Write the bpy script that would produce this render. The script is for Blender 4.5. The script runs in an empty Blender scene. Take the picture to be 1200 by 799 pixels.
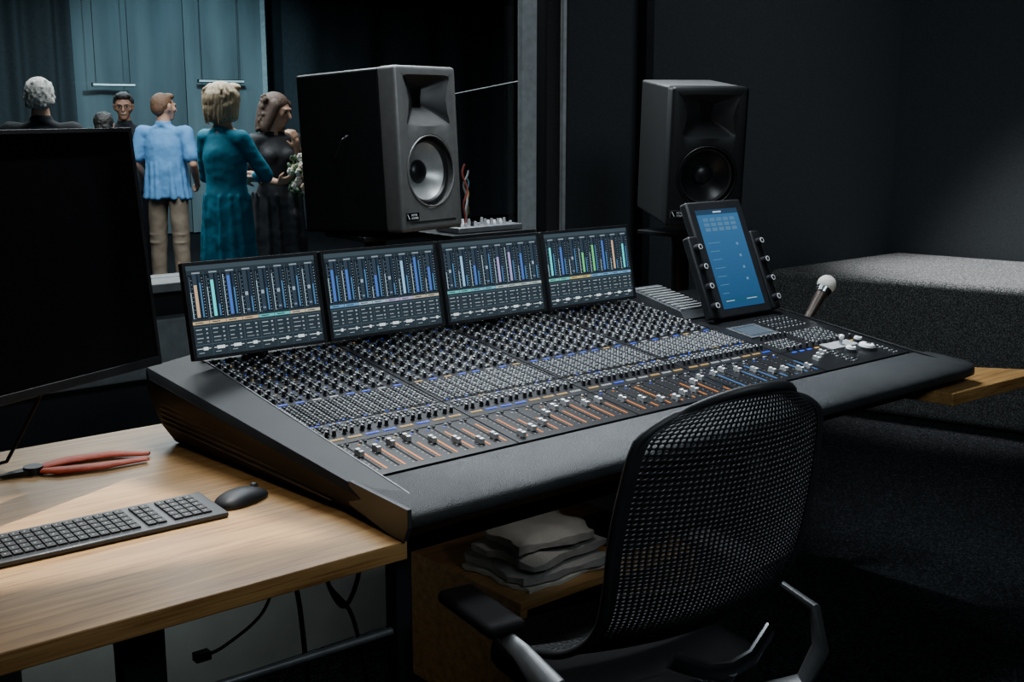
import bpy, bmesh, math, random
from mathutils import Vector, Matrix, Euler
random.seed(7)
V=Vector
SC=bpy.context.scene
COL=SC.collection
rad=math.radians

# ---------------------------------------------------------------- materials
_m={}
def mat(name,col,rough=.6,metal=0.,var=0.15,scale=30,bump=0.,bscale=200,emit=None,es=0,spec=.5,stretch=None,sheen=0):
    if name in _m: return _m[name]
    m=bpy.data.materials.new(name); m.use_nodes=True
    nt=m.node_tree; n=nt.nodes; l=nt.links
    b=n["Principled BSDF"]
    tc=n.new("ShaderNodeTexCoord"); mp=n.new("ShaderNodeMapping")
    l.new(tc.outputs["Object"],mp.inputs[0])
    if stretch: mp.inputs["Scale"].default_value=stretch
    nz=n.new("ShaderNodeTexNoise"); nz.inputs["Scale"].default_value=scale; nz.inputs["Detail"].default_value=4
    l.new(mp.outputs[0],nz.inputs["Vector"])
    cr=n.new("ShaderNodeValToRGB")
    a=[max(0,c*(1-var)) for c in col]; d=[min(1,c*(1+var)) for c in col]
    cr.color_ramp.elements[0].color=(*a,1); cr.color_ramp.elements[1].color=(*d,1)
    cr.color_ramp.elements[0].position=.3; cr.color_ramp.elements[1].position=.7
    l.new(nz.outputs[0],cr.inputs[0]); l.new(cr.outputs[0],b.inputs["Base Color"])
    b.inputs["Roughness"].default_value=rough; b.inputs["Metallic"].default_value=metal
    b.inputs["Specular IOR Level"].default_value=spec
    if bump:
        n2=n.new("ShaderNodeTexNoise"); n2.inputs["Scale"].default_value=bscale; n2.inputs["Detail"].default_value=3
        l.new(mp.outputs[0],n2.inputs["Vector"])
        bp=n.new("ShaderNodeBump"); bp.inputs["Strength"].default_value=bump; bp.inputs["Distance"].default_value=.01
        l.new(n2.outputs[0],bp.inputs["Height"]); l.new(bp.outputs[0],b.inputs["Normal"])
    if emit:
        b.inputs["Emission Color"].default_value=(*emit,1); b.inputs["Emission Strength"].default_value=es
    _m[name]=m; return m

def mat_wood(name="oak_veneer",g=1.):
    m=bpy.data.materials.new(name); m.use_nodes=True
    nt=m.node_tree; n=nt.nodes; l=nt.links; b=n["Principled BSDF"]
    tc=n.new("ShaderNodeTexCoord"); mp=n.new("ShaderNodeMapping"); mp.inputs["Scale"].default_value=(1.2,16,16)
    l.new(tc.outputs["Object"],mp.inputs[0])
    nz=n.new("ShaderNodeTexNoise"); nz.inputs["Scale"].default_value=3; nz.inputs["Detail"].default_value=8; nz.inputs["Roughness"].default_value=.65
    l.new(mp.outputs[0],nz.inputs["Vector"])
    mp2=n.new("ShaderNodeMapping"); mp2.inputs["Scale"].default_value=(3,160,160); l.new(tc.outputs["Object"],mp2.inputs[0])
    n2=n.new("ShaderNodeTexNoise"); n2.inputs["Scale"].default_value=2; n2.inputs["Detail"].default_value=4
    l.new(mp2.outputs[0],n2.inputs["Vector"])
    mx=n.new("ShaderNodeMix"); mx.data_type='FLOAT'; mx.inputs[0].default_value=.4
    l.new(nz.outputs[0],mx.inputs[2]); l.new(n2.outputs[0],mx.inputs[3])
    cr=n.new("ShaderNodeValToRGB"); e=cr.color_ramp.elements
    e[0].position=.36; e[0].color=(.20*g,.090*g,.024*g,1); e[1].position=.64; e[1].color=(.54*g,.32*g,.12*g,1)
    k=cr.color_ramp.elements.new(.5); k.color=(.39*g,.21*g,.070*g,1)
    l.new(mx.outputs[0],cr.inputs[0]); l.new(cr.outputs[0],b.inputs["Base Color"])
    b.inputs["Roughness"].default_value=.45
    bp=n.new("ShaderNodeBump"); bp.inputs["Strength"].default_value=.08; bp.inputs["Distance"].default_value=.004
    l.new(n2.outputs[0],bp.inputs["Height"]); l.new(bp.outputs[0],b.inputs["Normal"])
    return m
def mat_speckle(name,base,fleck,scale,thr=.62,rough=.95,bump=.5):
    m=bpy.data.materials.new(name); m.use_nodes=True
    nt=m.node_tree; n=nt.nodes; l=nt.links; b=n["Principled BSDF"]
    tc=n.new("ShaderNodeTexCoord")
    nz=n.new("ShaderNodeTexNoise"); nz.inputs["Scale"].default_value=scale; nz.inputs["Detail"].default_value=3
    l.new(tc.outputs["Object"],nz.inputs["Vector"])
    cr=n.new("ShaderNodeValToRGB"); e=cr.color_ramp.elements
    e[0].position=thr-.14; e[0].color=(*base,1); e[1].position=thr+.06; e[1].color=(*fleck,1)
    l.new(nz.outputs[0],cr.inputs[0]); l.new(cr.outputs[0],b.inputs["Base Color"])
    b.inputs["Roughness"].default_value=rough; b.inputs["Specular IOR Level"].default_value=.1
    bp=n.new("ShaderNodeBump"); bp.inputs["Strength"].default_value=bump; bp.inputs["Distance"].default_value=.005
    l.new(nz.outputs[0],bp.inputs["Height"]); l.new(bp.outputs[0],b.inputs["Normal"])
    return m
def mat_vcol(name,es=1.,rough=.25):
    m=bpy.data.materials.new(name); m.use_nodes=True
    nt=m.node_tree; n=nt.nodes; l=nt.links; b=n["Principled BSDF"]
    at=n.new("ShaderNodeAttribute"); at.attribute_name="Col"
    b.inputs["Base Color"].default_value=(.006,.006,.008,1); b.inputs["Specular IOR Level"].default_value=.3
    b.inputs["Roughness"].default_value=rough
    l.new(at.outputs["Color"],b.inputs["Emission Color"]); b.inputs["Emission Strength"].default_value=es
    return m
def mat_glass():
    m=bpy.data.materials.new("window_glass"); m.use_nodes=True
    nt=m.node_tree; n=nt.nodes; l=nt.links
    for x in list(n): n.remove(x)
    o=n.new("ShaderNodeOutputMaterial"); t=n.new("ShaderNodeBsdfTransparent"); g=n.new("ShaderNodeBsdfGlossy")
    t.inputs[0].default_value=(.88,.94,.96,1); g.inputs["Roughness"].default_value=.01
    fr=n.new("ShaderNodeFresnel"); fr.inputs[0].default_value=1.25
    mx=n.new("ShaderNodeMixShader"); l.new(fr.outputs[0],mx.inputs[0]); l.new(t.outputs[0],mx.inputs[1]); l.new(g.outputs[0],mx.inputs[2]); l.new(mx.outputs[0],o.inputs[0])
    return m
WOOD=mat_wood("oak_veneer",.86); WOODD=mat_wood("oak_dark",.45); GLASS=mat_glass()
CARPET=mat_speckle("dark_carpet",(.004,.005,.006),(.035,.038,.042),150)
LEDGECARPET=mat_speckle("grey_carpet",(.075,.077,.078),(.30,.305,.30),170,.60,bump=.3)
SCREEN=mat_vcol("screen_pixels",1.75)
LEDS=mat_vcol("led_lights",1.15,.4)
BLK=mat("black_plastic",(.010,.011,.013),.5,spec=.35)
CHB=mat("chair_black",(.015,.016,.018),.5,spec=.35)
SEATB=mat("seat_black",(.006,.006,.007),.75,spec=.12)
BLKM=mat("black_metal",(.012,.013,.015),.45,.2,bump=.05,spec=.35)
BLKG=mat("gloss_black",(.003,.003,.004),.25,spec=.2)
LEATHER=mat("black_leather",(.020,.022,.024),.52,0,.25,20,.35,420,spec=.38)
PLATE=mat("console_plate",(.006,.0065,.0075),.34,0,.2,60,spec=.3)
SIDE=mat("console_side",(.011,.012,.013),.55,0,.2,12,spec=.28)
CAPM=mat("console_end_cap",(.055,.058,.060),.4,.4,.1,12)
GROOVE=mat("side_groove",(.075,.060,.052),.5)
KNOBB=mat("knob_black",(.012,.012,.014),.35)
KNOBT=mat("knob_top",(.62,.64,.65),.4,0)
KEYL=mat("key_light_grey",(.27,.28,.285),.5)
KEYD=mat("key_dark_grey",(.045,.05,.055),.5)
WHITE=mat("white_plastic",(.80,.81,.81),.4)
CHROME=mat("chrome",(.40,.42,.44),.25,1.)
GREYM=mat("grey_metal",(.20,.21,.22),.42,.7)
ARMM=mat("arm_metal",(.12,.125,.13),.45,.7)
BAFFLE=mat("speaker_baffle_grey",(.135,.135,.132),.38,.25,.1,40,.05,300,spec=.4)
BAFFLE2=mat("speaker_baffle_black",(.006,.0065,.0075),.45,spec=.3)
HORN=mat("horn_shade",(.012,.012,.013),.45)
WALLD=mat("wall_dark",(.022,.027,.032),.9,0,.12,6,.1,80)
WALLR=mat("wall_fabric",(.044,.050,.055),.95,0,.12,90,.1,300,spec=.1)
WALLR2=WALLR
MULL=mat("mullion_grey",(.46,.50,.52),.5,.1)
SILLG=mat("sill_grey",(.19,.21,.22),.5)
PANELG=mat("panel_grey",(.34,.37,.36),.7,0,.08,8)
RED=mat("red_plastic",(.40,.045,.008),.5,spec=.3)

# ---------------------------------------------------------------- mesh helpers
class MB:
    def __init__(s): s.bm=bmesh.new(); s.mats=[]; s.cl=None
    def mi(s,m):
        if m not in s.mats: s.mats.append(m)
        return s.mats.index(m)
    def _tag(s,faces,m):
        i=s.mi(m)
        for f in faces: f.material_index=i
    def _new(s,r,m):
        fs=set()
        for v in r['verts']: fs.update(v.link_faces)
        s._tag(fs,m); return r['verts']
    def box(s,c,size,m,rot=None,M=None):
        T=Matrix.Translation(V(c))@(rot.to_matrix().to_4x4() if rot else Matrix())@Matrix.Diagonal((*size,1))
        if M: T=M@T
        return s._new(bmesh.ops.create_cube(s.bm,size=1,matrix=T),m)
    def cyl(s,p0,p1,r0,m,r1=None,seg=20,caps=True):
        p0=V(p0);p1=V(p1); d=p1-p0
        q=V((0,0,1)).rotation_difference(d.normalized()).to_matrix().to_4x4()
        T=Matrix.Translation((p0+p1)/2)@q
        return s._new(bmesh.ops.create_cone(s.bm,cap_ends=caps,segments=seg,radius1=r0,radius2=r0 if r1 is None else r1,depth=d.length,matrix=T),m)
    def sph(s,c,r,m,seg=20,M=None):
        r=(r,r,r) if not hasattr(r,'__len__') else r
        T=Matrix.Translation(V(c))@(M if M else Matrix())@Matrix.Diagonal((*r,1))
        return s._new(bmesh.ops.create_uvsphere(s.bm,u_segments=seg,v_segments=seg//2+2,radius=1,matrix=T),m)
    def face(s,pts,m):
        f=s.bm.faces.new([s.bm.verts.new(V(p)) for p in pts]); f.material_index=s.mi(m); return f
    def hull(s,pts,m):
        t=bmesh.new()
        for p in pts: t.verts.new(V(p))
        r=bmesh.ops.convex_hull(t,input=t.verts[:])
        bmesh.ops.delete(t,geom=[v for v in t.verts if not v.link_faces],context='VERTS')
        bmesh.ops.recalc_face_normals(t,faces=t.faces)
        i=s.mi(m)
        for f in t.faces: f.material_index=i
        me=bpy.data.meshes.new("t"); t.to_mesh(me); t.free(); s.bm.from_mesh(me); bpy.data.meshes.remove(me)
    def loft(s,rings,m,caps=True):
        R=[[s.bm.verts.new(V(p)) for p in r] for r in rings]; i=s.mi(m); n=len(R[0])
        for A,B in zip(R,R[1:]):
            for j in range(n): s.bm.faces.new((A[j],A[(j+1)%n],B[(j+1)%n],B[j])).material_index=i
        if caps:
            s.bm.faces.new(R[0][::-1]).material_index=i; s.bm.faces.new(R[-1]).material_index=i
    def grid(s,rows,m):
        R=[[s.bm.verts.new(V(p)) for p in r] for r in rows]; i=s.mi(m)
        for A,B in zip(R,R[1:]):
            for j in range(len(A)-1): s.bm.faces.new((A[j],A[j+1],B[j+1],B[j])).material_index=i
    def prism(s,poly,z0,z1,m):
        n=len(poly); a=[s.bm.verts.new((p[0],p[1],z0)) for p in poly]; b=[s.bm.verts.new((p[0],p[1],z1)) for p in poly]
        i=s.mi(m); fs=[s.bm.faces.new(a[::-1]),s.bm.faces.new(b)]
        for k in range(n): fs.append(s.bm.faces.new((a[k],a[(k+1)%n],b[(k+1)%n],b[k])))
        for f in fs: f.material_index=i
    def tube(s,pts,r,m,seg=10,cyc=False,flat=1.):
        pts=[V(p) for p in pts]; n=len(pts); rings=[]
        up=V((0,0,1)); prev=None
        for k in range(n):
            if cyc: t=(pts[(k+1)%n]-pts[k-1]).normalized()
            else: t=(pts[min(k+1,n-1)]-pts[max(k-1,0)]).normalized()
            if prev is None:
                a=t.cross(up) if abs(t.dot(up))<.95 else t.cross(V((1,0,0)))
            else: a=prev-t*prev.dot(t)
            a.normalize(); prev=a; b=t.cross(a)
            rr=r[k] if hasattr(r,'__len__') else r
            rings.append([s.bm.verts.new(pts[k]+a*math.cos(2*math.pi*j/seg)*rr+b*math.sin(2*math.pi*j/seg)*rr*flat) for j in range(seg)])
        i=s.mi(m)
        for k in range(n if cyc else n-1):
            A=rings[k];B=rings[(k+1)%n]
            for j in range(seg):
                s.bm.faces.new((A[j],A[(j+1)%seg],B[(j+1)%seg],B[j])).material_index=i
        if not cyc:
            s.bm.faces.new(rings[0][::-1]).material_index=i; s.bm.faces.new(rings[-1]).material_index=i
    def vquad(s,pts,col,m):
        if s.cl is None: s.cl=s.bm.loops.layers.float_color.new("Col")
        f=s.face(pts,m)
        for lp in f.loops: lp[s.cl]=(*col,1)
    def done(s,name,smooth=True,bevel=0,recenter=True,parent=None,seg=2,sub=0,recalc=True,angle=35):
        if recalc: bmesh.ops.recalc_face_normals(s.bm,faces=s.bm.faces)
        me=bpy.data.meshes.new(name); s.bm.to_mesh(me); s.bm.free()
        for m in s.mats: me.materials.append(m)
        o=bpy.data.objects.new(name,me); COL.objects.link(o)
        if recenter and len(me.vertices):
            xs=[v.co for v in me.vertices]
            c=V([(min(v[i] for v in xs)+max(v[i] for v in xs))/2 for i in range(3)])
            me.transform(Matrix.Translation(-c)); o.location=c
        if smooth:
            me.shade_smooth() if hasattr(me,'shade_smooth') else None
            try: me.set_sharp_from_angle(angle=rad(angle))
            except Exception: pass
        if bevel:
            b=o.modifiers.new("bevel",'BEVEL'); b.width=bevel; b.segments=seg; b.limit_method='ANGLE'; b.angle_limit=rad(40)
        if sub:
            b=o.modifiers.new("sub",'SUBSURF'); b.levels=sub; b.render_levels=sub
        if parent: par(o,parent)
        return o
def wm(o):
    M=Matrix.LocRotScale(o.location,o.rotation_euler,o.scale)
    if o.parent: M=wm(o.parent)@o.matrix_parent_inverse@M
    return M
def par(o,p):
    o.parent=p; o.matrix_parent_inverse=wm(p).inverted()
def thing(name,label,cat,loc,group=None,rot=0):
    e=bpy.data.objects.new(name,None); e.location=loc; e.rotation_euler=(0,0,rot); e.empty_display_size=.1; COL.objects.link(e)
    e["label"]=label; e["category"]=cat
    if group: e["group"]=group
    return e
def tag(o,label,cat,group=None):
    o["label"]=label; o["category"]=cat
    if group: o["group"]=group
    return o
def struct(o): o["kind"]="structure"; return o
def bake(o):
    dg=bpy.context.evaluated_depsgraph_get(); me=bpy.data.meshes.new_from_object(o.evaluated_get(dg))
    o.modifiers.clear(); o.data=me; return o
def cut(o,cutters):
    for c in cutters:
        b=o.modifiers.new("b",'BOOLEAN'); b.object=c; b.operation='DIFFERENCE'; b.solver='EXACT'
    bpy.context.view_layer.update()
    bake(o)
    for c in cutters: bpy.data.objects.remove(c)
    return o
def put(mesh,name,loc,parent,rot=(0,0,0)):
    o=bpy.data.objects.new(name,mesh); o.parent=parent; o.location=loc; o.rotation_euler=rot; COL.objects.link(o); return o

# ---------------------------------------------------------------- camera
cam=bpy.data.cameras.new("camera"); co=bpy.data.objects.new("camera",cam); COL.objects.link(co)
cam.lens=41.4; cam.sensor_width=36; cam.clip_start=.05; cam.clip_end=100
co.location=(0,0,1.5); co.rotation_euler=(rad(90-11.07),0,rad(-40)); SC.camera=co

# ---------------------------------------------------------------- room
def sbox(name,c,size,m,bevel=0):
    b=MB(); b.box(c,size,m); return struct(b.done(name,bevel=bevel,smooth=False))
WY=3.9
sbox("floor",(3.5,5.5,-.05),(17,19,.1),CARPET)
sbox("ceiling",(3.5,5.5,3.05),(17,19,.1),WALLD)
sbox("wall_window_lower",(.6,WY+.06,.30),(6.2,.16,.60),WALLD)
sbox("trim_1",(.6,WY+.02,.70),(6.2,.24,.20),SILLG,.006)
sbox("trim_2",(.6,WY+.05,.84),(6.2,.16,.10),BLKM)
sbox("trim_3",(.6,WY+.03,.905),(6.2,.24,.03),SILLG,.004)
sbox("wall_window_upper",(.6,WY+.06,2.8),(6.2,.16,.4),WALLD)
sbox("wall_window_right",(4.95,WY+.06,1.5),(2.75,.16,3.0),WALLR)
sbox("trim_4",(3.375,WY+.02,1.75),(.085,.03,1.7),MULL,.004)
sbox("trim_5",(3.548,WY-.02,1.75),(.020,.02,1.7),MULL,.003)
sbox("trim_6",(3.46,WY+.06,1.75),(.1,.03,1.7),BLK)
sbox("trim_7",(4.02,WY-.06,1.5),(.05,.05,3.0),BLKM)
sbox("window_1",(.415,WY+.06,1.76),(5.83,.012,1.68),GLASS)
sbox("wall_left",(-2.5,.7,1.5),(.1,6.6,3),WALLD)
sbox("wall_back",(2.5,-2.6,1.5),(10.2,.1,3),WALLD)
b=MB(); b.hull([(6.14,3.95,0),(6.24,3.95,0),(7.6,-2.6,0),(7.5,-2.6,0),(6.14,3.95,3),(6.24,3.95,3),(7.6,-2.6,3),(7.5,-2.6,3)],WALLR2); struct(b.done("wall_right",smooth=False))
b=MB(); b.prism([(4.93,3.81),(6.13,3.81),(7.0,-.4),(5.9,-.4),(5.27,2.6)],.001,.69,LEDGECARPET)
o=b.done("carpeted_riser",bevel=.035,seg=5); tag(o,"grey speckled carpet riser built along the wall","riser")
LW=mat("live_wall_dark",(.02,.03,.038),.85,0,.2,3)
sbox("wall_live_back",(5.5,14.1,1.5),(13,.1,3),LW)
sbox("wall_live_left",(-1.0,9,1.5),(.1,10.2,3),LW)
sbox("wall_live_right",(11.9,9,1.5),(.1,10.2,3),LW)
sbox("wall_live_front",(9,WY+.06,1.5),(5.5,.14,3),LW)
TEAL=mat("curtain_teal_grey",(.110,.150,.165),.6,0,.3,1.2,stretch=(2.5,1,.35))
TEAL2=mat("curtain_pale_teal",(.20,.26,.28),.6,0,.3,1.2,stretch=(2.5,1,.5))
sbox("trim_8",(7.36,13.6,1.5),(.05,.03,3.0),mat("pale_trim",(.6,.68,.70),.5))
LBAR=mat("streak_glow",(.6,.75,.78),.5,emit=(.55,.8,.85),es=.40)  # glowing bars added for two reflected light streaks, no lamps hang there
for x,z,w_ in ((5.38,1.79,.5),(6.72,1.85,.6)):
    e=thing("glass_streak","glowing pale teal bar standing in for a reflected light streak","light",(x,13.5,z),"reflection streaks in the far room")
    b=MB(); b.box((x,13.525,z),(w_,.03,.04),BLKM); 
    for s_ in (-.4,.4): b.cyl((x+s_*w_,13.525,z+.02),(x+s_*w_,13.525,3.0),.004,BLKM,seg=6)
    b.done("housing",parent=e,smooth=False)
    b=MB(); b.box((x,13.498,z),(w_*.97,.022,.022),LBAR); b.done("streak_bar",parent=e,smooth=False)
def curtain(name,x0,x1,y,z1,m,lab,amp=.07,wl=.22):
    b=MB(); n=int((x1-x0)/wl*14); A=[];B=[]
    for i in range(n+1):
        x=x0+(x1-x0)*i/n; yy=y+amp*math.sin(2*math.pi*x/wl)+amp*.6*math.sin(2*math.pi*x/wl*.37+1)+amp*.4*math.sin(2*math.pi*x/wl*1.7+2)
        A.append((x,yy,.02));B.append((x+.01*math.sin(x*9),yy,z1))
    b.grid([A,B],m)
    o=b.done(name,angle=80); tag(o,lab,"curtain"); return o
CUR=mat("curtain_dark_blue",(.026,.040,.048),.9); CUR2=mat("curtain_black",(.034,.046,.056),.9)
curtain("curtain",2.2,4.70,12.9,2.95,CUR,"heavy dark blue floor-length curtain with deep folds",.05,.3)
curtain("curtain",4.72,6.36,13.75,2.95,TEAL,"soft teal-grey floor-length curtain with shallow folds",.010,.55)
curtain("curtain",6.34,7.38,13.7,2.95,TEAL2,"pale teal floor-length curtain with shallow folds",.010,.5)
curtain("curtain",7.42,11.6,13.2,2.95,CUR2,"heavy dark grey floor-length curtain with wide folds",.03,.8)
e=thing("streak_stand","thin bar on a stand, added for a reflected light streak","light streak",(4.95,6.75,0))  # added stand whose arm draws a light streak reflected in the glass
b=MB(); b.tube([(5.02,6.95,1.585),(4.84,6.39,1.605),(4.53,5.36,1.665),(4.5,5.25,1.672)],.004,GREYM,8); b.done("streak_arm",parent=e)
b=MB(); b.cyl((4.98,6.83,.02),(4.98,6.83,1.60),.012,BLKM); b.cyl((4.98,6.83,.001),(4.98,6.83,.02),.16,BLKM); b.done("pole",parent=e)

# ---------------------------------------------------------------- desk
DZ=.74
e=thing("desk","long oak-topped studio desk with dark steel legs","desk",(1.4,2.2,0))
b=MB(); b.prism([(-.8,1.675),(1.150,1.664),(1.185,1.755),(2.92,1.755),(2.94,1.625),(3.43,1.60),(3.2,1.9),(3.16,2.72),(-.8,2.72)],DZ-.036,DZ,WOOD); b.done("desktop",smooth=False,bevel=.003,parent=e)
STEEL=mat("dark_steel",(.014,.015,.017),.6,.1,spec=.25)
for x,y in ((.70,1.80),(1.235,1.82),(3.0,2.4),(-.6,1.8),(.70,2.62),(-.6,2.62)):
    b=MB(); w=.075 if x<1 else .038
    b.box((x,y,DZ/2-.018),(w,.04,DZ-.038),STEEL); b.done("leg",bevel=.003,smooth=False,parent=e)
b=MB(); b.cyl((.74,1.82,.50),(1.22,1.82,.49),.008,GREYM); b.done("crossbar",parent=e)
b=MB(); b.box((1.4,2.70,.36),(4.2,.02,.66),PANELG); b.done("modesty_panel",smooth=False,parent=e)["label"]="pale grey back panel"
b=MB(); b.box((1.95,1.86,.665),(1.36,.03,.07),BLKM); b.done("apron_rail",smooth=False,bevel=.002,parent=e)

# ---------------------------------------------------------------- mixing console
SL=.14; AL=math.atan(SL)
def sz(y): return .785+SL*(y-1.70)
XR=3.06
con=thing("mixing_console","large black studio mixing console with leather armrest, on the desk","mixing console",(2.1,2.15,DZ))
b=MB(); b.hull([(x,y,z) for x in (1.2,XR) for y,z in ((1.72,.743),(1.72,sz(1.72)-.004),(2.62,sz(2.62)-.004),(2.60,.743))],PLATE); b.done("body",smooth=False,bevel=.004,parent=con)
for side in (0,1):
    b=MB()
    if side==0:
        P=[(1.065,2.585,.893),(1.075,2.62,.91),(1.145,1.69,.775),(1.15,1.70,.790),(1.2,2.63,.925),(1.2,1.68,.795),(1.2,2.60,.7425),(1.2,1.69,.7425),(1.10,2.53,.7425),(1.165,1.70,.7425),(1.07,2.60,.85),(1.085,2.57,.78)]
    else:
        P=[(XR+.03,2.60,.90),(XR+.03,1.69,.79),(XR,2.63,.922),(XR,1.68,.795),(XR,2.60,.7425),(XR,1.69,.7425),(XR+.02,2.55,.7425),(XR+.02,1.70,.7425)]
    b.hull(P,SIDE)
    b.done("side_panel",bevel=.006,parent=con,angle=30)
b=MB()
for k in range(8):
    z0=.760+k*.0125
    y0=1.90+k*.07
    pts=[]
    for i in range(8):
        t=i/7; y=y0+(2.55-y0)*t
        xo=1.158-(y-1.70)/.88*.075 - (z0-.7425)/.15*.012 -.003
        pts.append((xo,y,z0+(y-1.95)*.045))
    b.tube(pts,.0026,GROOVE,6)
b.done("side_vent",parent=con)
b=MB(); b.tube([(1.1995,1.71,.7985),(1.1995,2.1,.852),(1.1995,2.55,.915)],.0022,GREYM,6); b.done("edge_trim",parent=con)
b=MB(); b.hull([(x,y,z) for x in (1.136,1.1455) for y,z in ((1.642,.771),(1.642,.806),(1.835,.813),(1.835,.765),(1.70,.7425),(1.655,.7425))],CAPM); b.done("end_cap",smooth=False,bevel=.0015,parent=con)["label"]="dark grey metal end cap"
b=MB(); 
prof=[]
cy,cz,hy,hz=1.737,.7865,.093,.0165
for i in range(32):
    a=2*math.pi*i/32; ca,sa=math.cos(a),math.sin(a)
    prof.append((cy+hy*math.copysign(abs(ca)**.32,ca),cz+.010*ca+hz*math.copysign(abs(sa)**.42,sa)))
xs=[1.146,1.150,1.158]+[1.2+i*(XR-1.2)/10 for i in range(11)]+[XR+.03,XR+.055,XR+.068]
rings=[]
for i,x in enumerate(xs):
    k=1. if 2<=i<=len(xs)-4 else (.93,.98)[min(i,1)] if i<2 else (.95,.78,.4)[i-(len(xs)-3)]
    rings.append([(x,cy+(p[0]-cy)*k,cz+(p[1]-cz)*(k*.5+.5)) for p in prof])
b.loft(rings,LEATHER)
b.done("armrest",parent=con,angle=50)["label"]="padded black leather armrest"

def mk(fn,name,bevel=0,smooth=True):
    b=MB(); fn(b); o=b.done(name,recenter=False,bevel=bevel,smooth=smooth); 
    if bevel: bpy.context.view_layer.update(); bake(o)
    me=o.data; bpy.data.objects.remove(o); return me
def f_knob(b):
    b.cyl((0,0,0),(0,0,.0025),.0056,KNOBB,.0056,14); b.cyl((0,0,.0025),(0,0,.0115),.0043,KNOBB,.0038,14); b.cyl((0,0,.0115),(0,0,.012),.0030,KEYD,.0030,14); b.box((0,.0016,.0123),(.0018,.0040,.0008),WHITE)
def f_btn(b): b.box((0,0,.002),(.0060,.0046,.004),KEYL)
def f_btnd(b): b.box((0,0,.002),(.0060,.0046,.004),KEYD)
def f_fader(b):
    b.hull([(x,y,0) for x in(-.0055,.0055) for y in (-.011,.011)]+[(x,y,.010) for x in(-.0045,.0045) for y in (-.010,.010)]+[(x,y,.007) for x in (-.0045,.0045) for y in (-.002,.002)],KEYL)
    b.box((0,0,.0103),(.009,.0022,.001),KNOBB)
    b.box((0,.0065,.0100),(.0088,.007,.001),WHITE); b.box((0,-.0065,.0100),(.0088,.007,.001),WHITE)
M_KNOB=mk(f_knob,"rotary_knob"); M_BTN=mk(f_btn,"button",.001); M_BTND=mk(f_btnd,"button_dark",.001); M_FAD=mk(f_fader,"fader_cap")
SLOT=mat("slot_black",(.003,.003,.003),.7,spec=.1)
BW=.3655; X0=1.195
def addstuff(pts,name,parent):
    bm=bmesh.new(); mats=[]
    for me,loc in pts:
        k0=len(bm.faces); n0=len(bm.verts); bm.from_mesh(me); bm.verts.ensure_lookup_table(); bm.faces.ensure_lookup_table()
        for v in bm.verts[n0:]: v.co+=V(loc)
        for f in bm.faces[k0:]:
            m=me.materials[f.material_index]
            if m not in mats: mats.append(m)
            f.material_index=mats.index(m)
    me=bpy.data.meshes.new(name); bm.to_mesh(me); bm.free()
    for m in mats: me.materials.append(m)
    o=put(me,name,(0,0,0),parent); o["kind"]="stuff"; return o
rndc=lambda L: L[random.randrange(len(L))]
BLUE=(.02,.14,1.5);CY=(.1,.7,.8);OR=(1.15,.34,.008);RD=(.8,.06,.03);CR=(.95,.60,.16);GR=(.15,.7,.25);WH=(.7,.75,.8)
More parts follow.
